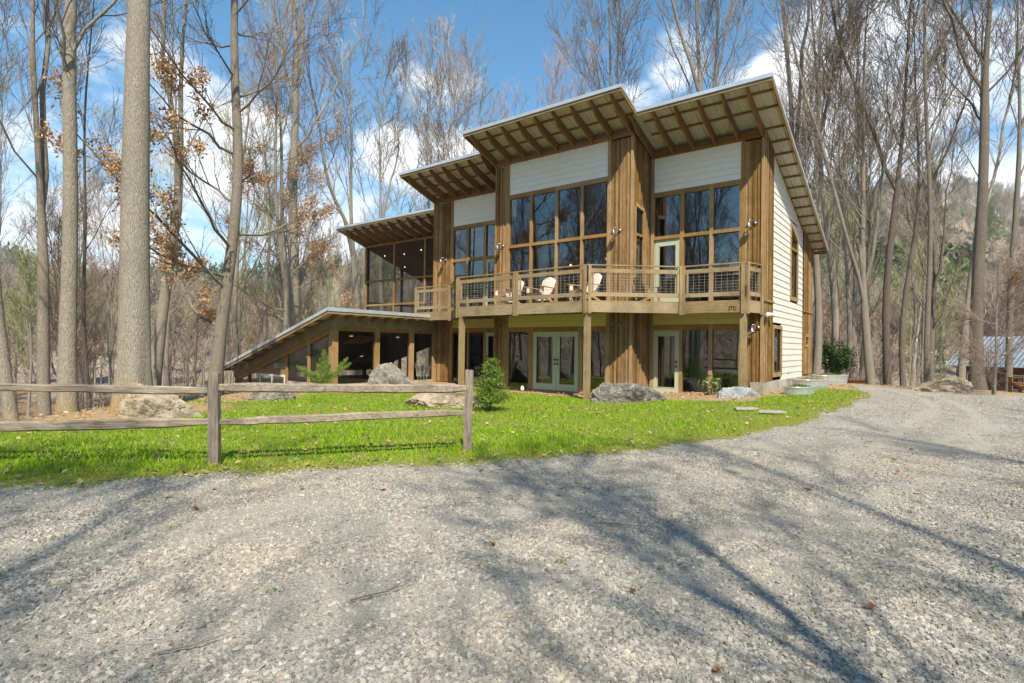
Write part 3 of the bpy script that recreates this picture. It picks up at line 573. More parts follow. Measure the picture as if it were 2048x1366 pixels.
# porch string lights and lamp
bl=MB()
for (x,y,v) in ((-13.2,6.55,4.2),(-12.6,6.45,4.4),(-12.05,6.6,4.6),(-11.2,6.7,4.5),(-10.5,6.65,4.4),(-9.8,6.8,4.5),(-12.9,6.05,5.4),(-12.2,5.6,6.6),(-10.6,5.3,7.4),(-9.6,4.6,7.9)): bl.lathe([(0.0,-.025),(.02,-.012),(.025,0),(.02,.015),(0.0,.025)],(x,v,y-.05),8)
P('string_light',bl,'bulb_glow')
# ------------------------------------------------------------------ sunroom wing
def zs(u): return 2.70+.294*(u+5.5)
us0,us1=-13.2,-6.1; vf=-3.95
rfm=MB(); SKY={(3,1),(1,3),(1,1)}
us_=[-13.6,-11.7,-10.6,-8.5,-7.3,-5.5]; vs_=[-4.5,-1.9,-.7,.6,2.0,3.48]; holes=[(us_[i],us_[i+1],vs_[j],vs_[j+1]) for i,j in sorted(SKY)]
for i in range(5):
    for j in range(5):
        if (i,j) in SKY: continue
        a,b=us_[i],us_[i+1]; c,d=vs_[j],vs_[j+1]
        if i==4 and c>=.6: b=-6.3
        rfm.prism([(a,c,zs(a)+.06),(b,c,zs(b)+.06),(b,c,zs(b)+.12),(a,c,zs(a)+.12)],(0,d-c,0))
P('roof',rfm,'roof_metal',label='low metal roof of the sunroom wing')
sw=MB()
for a,b,c,d in holes:
    for (p,q) in (((a,c),(b,c)),((b,c),(b,d)),((b,d),(a,d)),((a,d),(a,c))):
        sw.poly([(p[0],p[1],zs(p[0])-.22),(q[0],q[1],zs(q[0])-.22),(q[0],q[1],zs(q[0])+.2),(p[0],p[1],zs(p[0])+.2)])
sky=P('skylight',sw,'pine_inside')
for a,b,c,d in holes: P('pane',MB().poly([(a,c,zs(a)+.19),(b,c,zs(b)+.19),(b,d,zs(b)+.19),(a,d,zs(a)+.19)]),'glass_clear',sky)
ed=MB(); ed.prism([(-5.5,-4.55,zs(-5.5)+.01),(-5.5,.35,zs(-5.5)+.01),(-5.5,.35,zs(-5.5)+.14),(-5.5,-4.55,zs(-5.5)+.14)],(.02,0,0)); ed.prism([(-13.65,-4.55,zs(-13.65)+.03),(-5.48,-4.55,zs(-5.48)+.03),(-5.48,-4.55,zs(-5.48)+.145),(-13.65,-4.55,zs(-13.65)+.145)],(0,-.02,0)); P('drip_edge',ed,'edge_metal')
wf=MB(); wf.prism([(-5.53,-4.5,zs(-5.53)-.07),(-5.53,.3,zs(-5.53)-.07),(-5.53,.3,zs(-5.53)+.055),(-5.53,-4.5,zs(-5.53)+.055)],(.027,0,0)); wf.prism([(-13.6,-4.545,zs(-13.6)-.09),(-5.5,-4.545,zs(-5.5)-.09),(-5.5,-4.545,zs(-5.5)+.055),(-13.6,-4.545,zs(-13.6)+.055)],(0,.04,0)); P('fascia',wf,'deck_wood')
for i in range(8):
    v=-4.05+i*.6; P('rafter',MB().prism([(-5.55,v,zs(-5.55)+.055),(-6.15,v,zs(-6.15)+.055),(-6.15,v,zs(-6.15)-.14),(-5.95,v,zs(-5.95)-.14),(-5.55,v,zs(-5.55)-.06)],(0,.045,0)),'cedar_dark')
u=-6.6
while u>-13.4:
    P('purlin',MB().box(u,u+.045,-4.48,-3.97,zs(u)-.04,zs(u)+.05),'cedar_dark'); u-=.75
bm=MB(); bm.box(-6.16,-6.06,vf,1.24,2.20,2.60); bm.prism([(-13.25,vf-.06,zs(-13.25)-.36),(-6.02,vf-.06,zs(-6.02)-.36),(-6.02,vf-.06,zs(-6.02)+.02),(-13.25,vf-.06,zs(-13.25)+.02)],(0,.1,0)); P('beam',bm,'weathered')
ps=MB()
for v in (vf,-2.06,-.28): ps.box(-6.24,-6.06,v,v+.22,-.4,2.199)
ps.box(-6.2,-6.08,1.05,1.24,-.2,2.199)
ps.box(-6.22,-6.085,vf+.2,1.05,2.05,2.2)
ps.box(-6.30,-6.04,vf-.02,vf+.02,-.5,zs(-6.1)-.36)
for u in (-7.63,-9.15,-11.2,-12.1,-13.18): ps.box(u,u+.12,vf-.03,vf+.08,-2.5,zs(u)-.36)
ps.prism([(-13.18,vf-.02,zs(-13.18)-.55),(-6.3,vf-.02,zs(-6.3)-.55),(-6.3,vf-.02,zs(-6.3)-.36),(-13.18,vf-.02,zs(-13.18)-.36)],(0,.09,0))
ps.box(-11.08,-9.15,vf-.025,vf+.07,.32,.52); P('post',ps,'cedar_trim')
kn=MB(); kn.box(-9.03,-6.1,vf-.01,vf+.12,-2.6,.10); kn.box(-6.18,-6.09,vf+.1,1.24,-.6,.10); kn.box(-13.2,-11.2,vf-.01,vf+.1,-2.6,-1.6); P('foundation',kn,'concrete')
def sun_glass(pts,n='window'): P(n,MB().poly(pts),'glass_clear')
for a,b in ((-13.06,-12.1),(-11.98,-11.2),(-9.03,-7.63),(-7.51,-6.3)):
    z0=.10 if a>-9.1 else -1.6; sun_glass([(a,vf+.03,z0),(b,vf+.03,z0),(b,vf+.03,zs(b)-.55),(a,vf+.03,zs(a)-.55)])
sun_glass([(-11.08,vf+.03,.52),(-9.15,vf+.03,.52),(-9.15,vf+.03,zs(-9.15)-.55),(-11.08,vf+.03,zs(-11.08)-.55)])
for a,b in ((vf+.2,-2.06),(-1.86,-.28),(-.08,1.05)): sun_glass([(-6.15,a,.10),(-6.15,b,.10),(-6.15,b,2.05),(-6.15,a,2.05)])
dr=MB(); dr.box(-11.08,-9.15,vf-.04,vf+.02,.24,.32)
for a in (-11.08,-10.16,-9.23): dr.box(a,a+.08,vf-.04,vf+.02,-1.9,.24)
sd_=P('door',dr,'white_paint',label='white sliding door of the sunroom'); P('pane',MB().quad((-11.0,vf,-1.8),(-9.2,vf,-1.8),(-9.2,vf,.24),(-11.0,vf,.24)),'glass',sd_)
# sunroom interior: ceiling, floor, far glazing frames
ci=MB()
for i in range(5):
    for j in range(5):
        if (i,j) in SKY: continue
        a,b=us_[i],us_[i+1]; c,d=vs_[j],vs_[j+1]; a=max(a,-13.1); b=min(b,-6.25); c=max(c,-3.8)
        ci.prism([(a,c,zs(a)-.25),(b,c,zs(b)-.25),(b,c,zs(b)-.22),(a,c,zs(a)-.22)],(0,d-c,0))
P('ceiling',ci,'interior')
fi=MB(); fi.box(-13.1,-6.2,vf+.12,3.5,-.25,-.02); P('floor',fi,'interior_floor')
fw=MB()
for v in (-3.9,-2.3,-.6,1.1,2.8): fw.box(-13.2,-13.05,v,v+.14,-2.6,zs(-13.1)-.2)
for v in (-3.0,1.9): pass
for u in (-11.6,-9.9,-8.2): fw.box(u,u+.12,3.36,3.5,-.2,zs(u)-.2)
fw.box(-13.2,-13.05,-3.9,2.8,-.35,-.2)
P('post',fw,'dark_trim')
lt=MB()
for u,v in ((-7.4,-2.2),(-7.4,0.2),(-10.4,-2.2),(-10.4,.6)): lt.lathe([(0,-.001),(.07,-.001),(.075,.0)],(u,v,zs(u)-.26),14)
P('ceiling_light',lt,'lamp_glow')
lt=MB()
for u,v,z in ((.35,1.8,4.6),(1.75,2.0,4.75),(2.35,1.6,5.2)): lt.lathe([(0,-.05),(.03,-.04),(.05,0),(.03,.04),(0,.05)],(u,v,z),10)
P('pendant_bulb',lt,'lamp_glow')
# ------------------------------------------------------------------ deck
path=[(-6.4,.3),(-4.32,.3),(-2.42,-1.32),(3.02,-1.58),(5.16,.3),(6.95,.36),(7.16,1.22)]
D=MB(); pts=[(-6.4,1.2)]+path+[(3.8,1.2),(3.8,-.06),(-1.86,-.06),(-1.86,1.2)]
D.prism([(a,b,2.915) for a,b in pts],(0,0,.035)); deck=P('deck',D,'deck_wood',label='raised timber deck with a prow-shaped front')
rj=MB()
for (a,b),(c,d) in zip(path[:-1],path[1:]):
    rj.beam((a,b,2.755),(c,d,2.755),.05,.31)
P('beam',rj,'deck_wood',deck)
js=MB()
for i in range(22):
    u=-6.1+i*.6; vv=[]
    for (a,b),(c,d) in zip(path[:-1],path[1:]):
        if min(a,c)<=u<=max(a,c) and c!=a: vv.append(b+(d-b)*(u-a)/(c-a))
    if vv: js.box(u,u+.04,min(vv)+.04,1.18 if (u<-1.8 or u>3.7) else -.05,2.66,2.91)
P('joist',js,'deck_wood_v',deck)
for u,v in ((-2.26,-1.27),(2.98,-1.49),(6.88,.44)):
    P('post',MB().box(u-.08,u+.08,v-.08,v+.08,-.3,2.6),'deck_wood_v',deck)
def rail(a,b,mid=()):
    a=Vector((*a,0));b=Vector((*b,0));d=(b-a);L=d.length;d.normalize()
    r=MB(); r.beam(a+Vector((0,0,3.99)),b+Vector((0,0,3.99)),.10,.035); e=.10
    r.beam(a+d*e+Vector((0,0,3.83)),b-d*e+Vector((0,0,3.83)),.04,.12); r.beam(a+d*e+Vector((0,0,3.13)),b-d*e+Vector((0,0,3.13)),.04,.12)
    r.beam(a+d*.16+Vector((0,0,3.19)),a+d*.16+Vector((0,0,3.77)),.04,.06,up=(d.y,-d.x,0)); r.beam(b-d*.16+Vector((0,0,3.19)),b-d*.16+Vector((0,0,3.77)),.04,.06,up=(d.y,-d.x,0))
    r.beam(a+d*L*.5+Vector((0,0,3.89)),a+d*L*.5+Vector((0,0,3.975)),.035,.035,up=(d.y,-d.x,0))
    P('railing',r,'deck_wood',deck)
    w=MB(); n=int((L-.36)/.15)
    for i in range(n+1):
        p=a+d*(.18+i*(L-.36)/max(n,1)); w.tube([(p.x,p.y,3.19),(p.x,p.y,3.77)],.0035,4,False)
    for k in range(7):
        z=3.24+k*.085; p=a+d*.18;q=b-d*.18; w.tube([(p.x,p.y,z),(q.x,q.y,z)],.003,4,False)
    P('wire_panel',w,'wire_metal',deck)
    for q,s in ((a,1),(b,-1)):
        pm=MB()
        c=q+d*s*.06; nrm=Vector((d.y,-d.x,0)); c=c+nrm*.045
        pm.beam((c.x,c.y,2.56),(c.x,c.y,3.972),.09,.05,up=(nrm.x,nrm.y,0))
        for z in (2.65,2.85): pm.tube([(c.x+nrm.x*.02,c.y+nrm.y*.02,z),(c.x+nrm.x*.035,c.y+nrm.y*.035,z)],.014,8)
        P('railing_post',pm,'deck_wood_v',deck)
rail(path[0],path[1]); rail(path[1],path[2]); mp=(.30,-1.45); rail(path[2],mp); rail(mp,path[3]); rail(path[3],path[4]); rail(path[4],path[5]); rail(path[5],path[6])
# house number on the deck beam
fc=bpy.data.curves.new('house_number','FONT'); fc.body='3721'; fc.size=.165; fc.extrude=.006; fc.space_character=1.15; fc.shear=.15
fo_=bpy.data.objects.new('house_number',fc); COL.objects.link(fo_); fo_.parent=deck; fo_.data.materials.append(M['iron_number'])
fo_.rotation_euler=(R(90),0,math.atan2(.06,1.79)); fo_.location=(6.48,.31,2.655); fo_['label']='black house number on the deck beam'
dg=bpy.context.evaluated_depsgraph_get(); me=bpy.data.meshes.new_from_object(fo_.evaluated_get(dg)); no=bpy.data.objects.new('house_number',me); COL.objects.link(no); no.parent=deck; no.rotation_euler=fo_.rotation_euler; no.location=(6.50,.312,2.665); no.scale=(.62,1,1); no['label']=fo_['label']; bpy.data.objects.remove(fo_); no.name='house_number'
# ------------------------------------------------------------------ wall lamps
def lamp(u,v,z):
    m=MB().tube([(u+.13,v+.1,z+.07),(u+.13,v+.03,z+.07)],.05,14); m.tube([(u+.13,v+.04,z+.07),(u+.11,v-.03,z+.12),(u+.03,v-.1,z+.16),(u,v-.12,z+.13),(u,v-.12,z+.06)],.011,8); o=P('wall_lamp',m,'lamp_metal',smooth=True)
    s=MB().lathe([(.02,.1),(.03,.06),(.035,.03),(.05,.0),(.105,-.045),(.11,-.055),(.103,-.048),(.05,-.005),(.02,.02)],(u,v-.12,z),22); P('lamp_shade',s,'lamp_metal',o,smooth=True)
    s=MB().lathe([(0,-.06),(.025,-.05),(.03,-.02),(.018,.01)],(u,v-.12,z),12); P('bulb',s,'white_paint',o,smooth=True)
for a in ((-5.66,1.15,5.16),(-1.54,-.1,5.15),(3.14,-.1,5.17),(6.84,1.15,5.16),(-1.42,-.1,2.27),(3.16,-.1,2.2),(6.95,1.15,2.12),(-5.72,1.15,2.2)): lamp(*a)
s=MB(); s.box(7.2,7.26,1.42,1.54,2.5,2.62); s.tube([(7.25,1.48,2.57),(7.36,1.40,2.58)],.03,10); s.tube([(7.30,1.38,2.60),(7.36,1.16,2.57)],.05,12); s.tube([(7.32,1.55,2.60),(7.40,1.75,2.56)],.05,12); P('security_light',s,'white_paint')
s=MB(); s.lathe([(0,0),(.03,.01),(.02,.03),(0,.05)],(7.26,4.4,.75),8); P('hose_tap',s,'black_metal')
# curtains hang inside: things of their own
def curtain(u0,u1,ub0,ub1,v,z0,z1,label,seed):
    rg=rs(seed); n=30;k=14; V=[]
    for j in range(k+1):
        t=j/k; a=u0+(ub0-u0)*t;b=u1+(ub1-u1)*t
        for i in range(n+1):
            s_=i/n; V.append((*h2w(a+(b-a)*s_,v+.045*math.sin(s_*26+.4*math.sin(t*3))*(.5+.5*t))[:2],z1+(z0-z1)*t))
    i=np.arange(k)[:,None]*(n+1)+np.arange(n)[None]; F=np.stack([i,i+1,i+n+2,i+n+1],-1).reshape(-1,4)
    o=npmesh('curtain',V,F,M['curtain'],smooth=True); return tag(o,label,'curtain','curtains behind the ground floor glass')
curtain(5.05,5.45,4.95,5.52,1.5,.12,2.12,'pale floor-length curtain behind the ground floor window right of the single door',1)
curtain(3.98,4.3,3.95,4.4,1.5,.12,2.12,'cream curtain seen through the single sage door of the right bay',2)
curtain(.12,.5,.1,.62,.3,.12,2.05,'pale curtain behind the left leaf of the french doors',3)
curtain(6.32,6.5,6.15,6.45,1.5,.12,2.1,'gathered curtain at the ground floor window next to the right deck post',4)
# ------------------------------------------------------------------ deck chairs
def adirondack(loc,rz,label,wood='chair_wood',arm='chair_arm',sc=1.0,cat='chair',group='slatted chairs on the deck'):
    """faces local -y"""
    r=empty('deck_chair',loc,rz,label,cat,group); r.scale=(sc,)*3
    s=MB()
    for i in range(5):
        y=-.30+i*.105; s.box(-.27,.27,y,y+.09,.36-.055*i-.01,.38-.055*i)
    s.build('seat',M[wood],r)
    b=MB(); 
    for i in range(7):
        x=-.255+i*.073+.0; hgt=.80-.9*abs(i-3)**2*.012; w=.067; a0=(.0); y0,y1=.22,.22+hgt*.38; z0,z1=.16,.16+hgt
        b.prism([(x,y0,z0),(x+w,y0,z0),(x+w+(i-3)*.008,y1,z1-(.03 if i>3 else 0)*(i-3)*.5),(x+w/2+(i-3)*.008,y1+.004,z1+.012),(x+(i-3)*.008,y1,z1-(.03 if i<3 else 0)*(3-i)*.5)],(0,.018,.006))
    b.build('backrest',M[wood],r)
    for sx in (-1,1):
        a=MB(); a.prism([(sx*.27,-.38,.56),(sx*.39,-.38,.56),(sx*.41,-.30,.56),(sx*.37,.42,.54),(sx*.29,.42,.54),(sx*.28,-.1,.56)],(0,0,.022)); a.build('armrest',M[arm],r)
        l=MB(); l.box(sx*.30-.012*sx,sx*.30+.012*sx,-.33,-.21,0,.56); l.build('leg',M[wood],r)
        l=MB(); l.prism([(sx*.272,-.34,.30),(sx*.272,-.34,.38),(sx*.272,.25,.17),(sx*.272,.62,.0),(sx*.272,.50,.0)],(.022*sx,0,0)); l.build('leg',M[arm],r)
    k=MB(); k.box(-.33,.33,.36,.385,.46,.54); k.box(-.27,.27,-.35,-.33,.28,.38); k.build('stretcher',M[arm],r); return r
ZD=2.95
def dl(u,v,z=ZD): return h2w(u,v,z)
adirondack(dl(-.70,-.62),R(-50),'sunlit slatted lounge chair on the deck nearest the left bay door')
adirondack(dl(.75,-.75),R(-40),'middle slatted lounge chair on the deck with its round back in full view')
adirondack(dl(2.45,-.8),R(-55),'slatted lounge chair half hidden by the corner post at the prow of the deck')
adirondack(dl(4.15,.15),HA+R(150),'low brown slatted chair on the deck in front of the narrow return window','deck_wood_v','deck_wood',.8)
# ------------------------------------------------------------------ lawn furniture of nature: boulders
from mathutils import noise as mnoise
import bmesh
def boulder(name,label,loc,size,rz,mat,seed,cut=(),sub=6,sharp=.42,group=None):
    bm=bmesh.new(); bmesh.ops.create_icosphere(bm,subdivisions=sub,radius=1)
    sv=Vector((seed*7.3,seed*3.1,seed*1.7)); rg=random.Random(seed)
    planes=[(Vector((rg.uniform(-1,1),rg.uniform(-1,1),rg.uniform(-.3,1))).normalized(),rg.uniform(.62,.9)) for _ in range(9)]+[(Vector(n).normalized(),d) for n,d in cut]
    for v in bm.verts:
        p=v.co.copy()
        for n,d in planes:
            e=p.dot(n)-d
            if e>0: p-=n*e*.93
        q=p*1.4+sv; p*=1+sharp*(mnoise.fractal(q,1,2,5)*.35)-.10*abs(mnoise.noise(q*2.3))+.05*mnoise.noise(q*5)+.035*mnoise.noise(q*11)+.018*mnoise.noise(q*24)
        v.co=Vector((p.x*size[0],p.y*size[1],p.z*size[2]))
    me=bpy.data.meshes.new(name); bm.to_mesh(me); bm.free(); me.materials.append(M[mat])
    o=bpy.data.objects.new(name,me); COL.objects.link(o); o.location=loc; o.rotation_euler=(0,0,rz); return tag(o,label,'boulder',group)
def tz(x,y): return float(terrain(x,y))
boulder('boulder','long dark lichen-streaked boulder lying in front of the right ground floor bay',(3.38,16.15,.12),(1.25,.62,.62),R(-3),'rock_dark',3,[((-1,0,0),.80),((0,0,1),.60),((0,-1,.1),.7),((.8,-.1,.6),.86)])
boulder('boulder','blue-grey boulder by the house corner under the right deck post',(6.30,15.5,.08),(.74,.46,.58),R(8),'rock_blue',8,[((0,0,1),.66),((1,0,.2),.8)])
boulder('boulder','mottled brown and grey boulder behind the right fence post',(-1.75,14.5,.05),(1.15,.65,.62),R(12),'rock_tan',14,[((-.6,0,.8),.62)])
boulder('boulder','tall pale pointed boulder in front of the sunroom window',(-4.0,18.4,.22),(1.0,.6,.95),R(-8),'rock_grey',5,[((.62,0,.78),.50),((-1,0,.12),.62),((-.3,0,1),.72),((0,-1,.1),.6)])
boulder('boulder','tan boulder wedged against the foot of the huge pale tree',(-7.50,11.75,.05),(1.02,.55,.72),R(-12),'rock_tan',23,[((.42,0,.9),.60),((-1,0,.1),.82),((0,-1,.2),.75)])
boulder('boulder','flat low boulder between the huge tree and the leafy oak',(-6.75,15.6,-.05),(.75,.6,.48),R(20),'rock_grey',31)
boulder('boulder','wedge-shaped tan boulder at the far edge of the drive by the cabin',(14.0,18.1,.22),(1.05,.7,.66),R(-28),'rock_tan',41,[((-.6,0,.8),.52),((1,0,.1),.8)])
for i,(x,y,a) in enumerate(((5.5,13.15,.2),(5.85,12.6,-.1))):
    o=MB().prism([(-.30,-.13,0),(.06,-.19,0),(.33,-.08,0),(.28,.14,0),(-.15,.18,0)],(0,0,.05)).build('stepping_stone',M['flagstone'],bevel=.01); o.location=(x,y,tz(x,y)+.01); o.rotation_euler=(0,0,a); tag(o,('farther flat stepping stone in the grass near the blue-grey boulder','nearer flat stepping stone at the lawn edge by the drive')[i],'stepping stone','flat stones in the lawn')
# little white jar by the french door
x,y,_=h2w(-.28,-.28); jj=MB().lathe([(0,0),(.055,0),(.065,.04),(.06,.12),(.04,.15),(.04,.165),(0,.165)],n=16).build('jar',M['white_paint'],smooth=True); jj.location=(x,y,tz(x,y)+.02); tag(jj,'small white jar on the ground left of the french doors','jar')
# ------------------------------------------------------------------ split rail fence
def splitrail(mb,a,b,h,w,seed):
    rg=random.Random(seed); a=Vector(a);b=Vector(b); n=16; d=(b-a).normalized(); side=d.cross(Vector((0,0,1))).normalized(); st=len(mb.v)
    for i in range(n+1):
        t=i/n; p=a.lerp(b,t)+Vector((0,0,.022*math.sin(t*3.1+seed)+rg.uniform(-.004,.004)))+side*.012*math.sin(t*5+seed)
        e=.55+.45*min(1,t*9,(1-t)*9); hh=h*(e+.06*math.sin(t*7+seed)); ww=w*(e*.9+.1)
        for k,(sx,sy) in enumerate(((-.5,-.42),(.1,-.5),(.5,-.35),(.46,.32),(.05,.5),(-.46,.4))):
            mb.v.append(tuple(p+side*sx*ww*(1+rg.uniform(-.05,.05))+Vector((0,0,sy*hh*(1+rg.uniform(-.05,.05))))))
    for i in range(n):
        for k in range(6):
            q=st+i*6+k; r_=st+i*6+(k+1)%6; mb.f.append((q,r_,r_+6,q+6))
    mb.f.append(tuple(st+k for k in range(5,-1,-1))); mb.f.append(tuple(st+n*6+k for k in range(6)))
F0=(-3.77,7.08); F1=(-.63,8.24)
fence=empty('split_rail_fence',(F1[0],F1[1],0),0,'weathered grey split rail fence of two posts and four rails along the lawn','fence')
def fpost(x,y,w,h,seed):
    rg=random.Random(seed); m=MB(); st=0
    for j in range(9):
        z=-.3+(h+.3)*j/8; s=1-.06*(j/8); 
        for sx,sy in ((-1,-.75),(.1,-1),(1,-.7),(.95,.8),(-.9,.85)):
            m.v.append((x-F1[0]+sx*w*.5*s+rg.uniform(-.004,.004)+.008*math.sin(z*3+seed),y-F1[1]+sy*w*.45*s,z+(rg.uniform(-.008,.008) if j==8 else 0)))
        if j:
            for k in range(5): a=(j-1)*5+k; b=(j-1)*5+(k+1)%5; m.f.append((a,b,b+5,a+5))
    m.f.append(tuple(8*5+k for k in range(5))); return m.build('post',M['fence_wood_v'],fence)
fpost(*F0,.13,1.16,1); fpost(*F1,.125,1.20,4)
def frail(a,b,z0,z1,h,seed):
    m=MB(); splitrail(m,(a[0]-F1[0],a[1]-F1[1],z0),(b[0]-F1[0],b[1]-F1[1],z1),h,.085,seed); m.build('rail',M['fence_wood'],fence)
LFT=(-9.4,6.9)
def toward(a,b,e): 
    d=math.hypot(b[0]-a[0],b[1]-a[1]); return (a[0]+(b[0]-a[0])*e/d,a[1]+(b[1]-a[1])*e/d)
frail(toward(F0,F1,-.05),toward(F1,F0,-.03),.965,.95,.125,2); frail(toward(F0,F1,-.05),toward(F1,F0,-.03),.565,.545,.105,5)
frail(LFT,toward(F0,LFT,-.05),.93,.955,.105,7); frail(LFT,toward(F0,LFT,-.05),.40,.565,.125,9)
# ------------------------------------------------------------------ stock-tank planters
def tub(loc,rz,L,W,h,label,seed,fol='grass'):
    r=empty('stock_tank_planter',loc,rz,label,'planter','oval metal planters along the side wall')
    def ring(s,z,n=36):
        out=[]
        for k in range(n):
            a=2*math.pi*k/n; c,s_=math.cos(a),math.sin(a); out.append((s*(L/2-W/2)*(1 if c>0 else -1)*min(1,abs(c)*3)+s*W/2*c,s*W/2*s_,z))
        return out
    m=MB(); lv=[(.94,0),(.95,h*.3),(.965,h*.33),(.96,h*.38),(.975,h*.7),(1.0,h*.95),(1.02,h),(1.0,h+.02),(.96,h),(.95,h-.06)]
    n=36; m.v=[p for s,z in lv for p in ring(s,z)]
    for i in range(len(lv)-1):
        for k in range(n): a=i*n+k;b=i*n+(k+1)%n; m.f.append((a,b,b+n,a+n))
    m.build('tub',M['tub_metal'],r,smooth=True)
    s=MB(); s.v=ring(.95,h-.05); s.f=[tuple(range(n))]; s.build('soil',M['soil'],r)
    rg=rs(seed); N=900; a=rg.uniform(0,6.28,N); q=np.sqrt(rg.rand(N))*.88; C=np.stack([q*np.cos(a)*L/2,q*np.sin(a)*W/2,h-.03+rg.uniform(0,.09,N)*(1.1-q)+.02],-1)
    quads('plants',C,rg.uniform(.025,.06,N),M[fol],rg,r); return r
tub((8.35,16.15,.20),R(-52)+R(90)+R(0),1.15,.62,.30,'nearest oval metal planter by the foundation, sparse green sprouts',1,'rhodo_leaf')
tub((10.0,18.6,.26),R(35),1.5,.7,.33,'middle oval metal planter with brownish seedlings beside the side wall',2,'litter')
tub((12.1,21.2,.28),R(30),1.75,.75,.34,'farthest oval metal planter filled with bright green leaves',3,'needle')
# half barrel planter
br=empty('barrel_planter',(13.55,22.2,tz(13.55,22.2)),0,'wooden half barrel with dry twigs in front of the trees behind the house','planter')
MB().lathe([(.0,0),(.38,0),(.44,.18),(.46,.38),(.42,.38),(.41,.32),(0,.32)],n=22).build('barrel',M['log_wood'],br); 
for z in (.07,.30): MB().lathe([(.405+.07*z/.3,z),(.415+.07*z/.3,z),(.42+.07*z/.3,z+.035),(.405+.07*z/.3,z+.035)],n=22).build('hoop',M['dark_trim'],br)
rg=rs(9); m=MB()
for i in range(16):
    a=rg.uniform(0,6.28); l=rg.uniform(.3,.7); m.tube([(0.15*math.cos(a),.15*math.sin(a),.3),(.4*l*math.cos(a)+.1*math.cos(a),.4*l*math.sin(a),.3+l*.8)],.006,4)
m.build('twigs',M['twig_dark'],br)
# ------------------------------------------------------------------ shrubs
def shrub_conifer(name,label,loc,h,r0,mat,seed,layers=16,tiers=True,lean=0,cat='shrub',droop=.1):
    rg=rs(seed); r=empty(name,loc,0,label,cat); MB().tube([(0,0,-.1),(0,0,h*.5),(lean*h,0,h*.97)],[.03,.02,.006],7).build('trunk',M['bark_dark'],r)
    tw=MB(); C=[];S=[]
    for i in range(layers):
        t=(i+.4)/layers; z=h*(.10+.88*t); n=int(7*(1-t)+4); rad=r0*(1-t)**.8*(1 if i%2 else .80)+.03
        for k in range(n):
            a=rg.uniform(0,6.28); L=rad*rg.uniform(.7,1.12); up=rg.uniform(.05,.4)*L-droop*L*(1-t)
            p0=np.array([lean*z,0,z]); p1=p0+np.array([math.cos(a)*L,math.sin(a)*L,up+.12*L]); tw.tube([tuple(p0),tuple((p0+p1)/2+np.array([0,0,-.03*L])),tuple(p1)],[.007,.005,.003],4,False)
            m=int(40+190*L)
            q=rg.uniform(.25,1.05,m)[:,None]; w=.05+.10*L*(1-np.abs(q-.6)); pts=p0+(p1-p0)*q+rg.normal(0,1,(m,3))*w*np.array([.9,.9,.42]); C.append(pts); S+=list(rg.uniform(.028,.06,m))
    tw.build('branches',M['twig_dark'],r); o=quads('foliage',np.concatenate(C),S,M[mat],rg,r,flat=.12,aspect=.42); return r
shrub_conifer('spruce_sapling','bushy green spruce sapling right of the right fence post',(-.50,13.4,-.02),1.32,.60,'needle',4,11)
def juniper(loc,label,seed):
    rg=rs(seed); r=empty('juniper_sapling',loc,0,label,'shrub'); r.scale=(.8,.8,.8); tw=MB(); tw.tube([(0,0,-.1),(.02,0,.25),(0,0,.5),(.03,0,1.3)],[.035,.03,.02,.006],7); C=[];S=[]
    arms=[((0,0,.45),(.03,0,1.75),.20),((0,0,.35),(-1.15,.1,1.05),.12),((0,0,.35),(1.2,-.1,1.22),.14),((0,0,.4),(-.6,-.2,.85),.16),((0,0,.4),(.65,.2,.95),.18),((0,0,.5),(-.3,.2,1.15),.15),((0,0,.5),(.35,-.2,1.15),.16),((0,0,.3),(.3,.3,.75),.2),((0,0,.3),(-.25,-.3,.75),.2),((.55,0,.8),(.98,.1,1.42),.12),((-.6,0,.8),(-.95,0,1.0),.12),((0,0,1.0),(.16,.05,1.45),.1)]
    for a,b,w in arms:
        w*=1.5
        a=np.array(a);b=np.array(b); mid=(a+b)/2-np.array([0,0,.08]); tw.tube([tuple(a),tuple(mid),tuple(b)],[.014,.01,.004],5,False)
        n=1100; q=rg.uniform(.15,1.0,n)[:,None]; p=(1-q)**2*a+2*q*(1-q)*mid+q*q*b; C.append(p+rg.normal(0,1,(n,3))*w*(1.15-q)*.62+np.array([0,0,.02])); S+=list(rg.uniform(.028,.065,n))
    tw.build('trunk',M['bark_dark'],r); quads('foliage',np.concatenate(C),S,M['cedar_leaf'],rg,r,aspect=.35); return r
juniper((-6.35,18.75,-.05),'bright green spreading juniper sapling in the straw before the sunroom corner',5)
def leafy(name,loc,label,rad,h,n,mat,seed,stemn=9,size=(.07,.12),cat='shrub',base=.35,aspect=.5):
    rg=rs(seed); r=empty(name,loc,0,label,cat); m=MB(); C=[]
    for i in range(stemn):
        a=rg.uniform(0,6.28); t=rg.uniform(.2,.9)*rad; e=(t*math.cos(a),t*math.sin(a),h*rg.uniform(.6,.95)); m.tube([(0.04*math.cos(a),.04*math.sin(a),-.1),(e[0]*.5,e[1]*.5,e[2]*.55),e],[.018,.013,.005],5,False)
    m.build('stems',M['twig_dark'],r)
    k=rg.normal(0,1,(60,3)); k/=np.linalg.norm(k,axis=1)[:,None]; cent=k*rg.uniform(.35,1,(60,1))*np.array([rad,rad,h*(1-base)/2])+np.array([0,0,h*(1+base)/2])
    idx=rg.randint(0,60,n); C=cent[idx]+rg.normal(0,.16*rad,(n,3)); quads('foliage',C,rg.uniform(*size,n),M[mat],rg,r,aspect=aspect); return r
leafy('holly_bush',(14.0,24.4,-.1),'dark glossy evergreen bush just past the rear corner of the house',.85,1.95,4800,'holly_leaf',6,14)
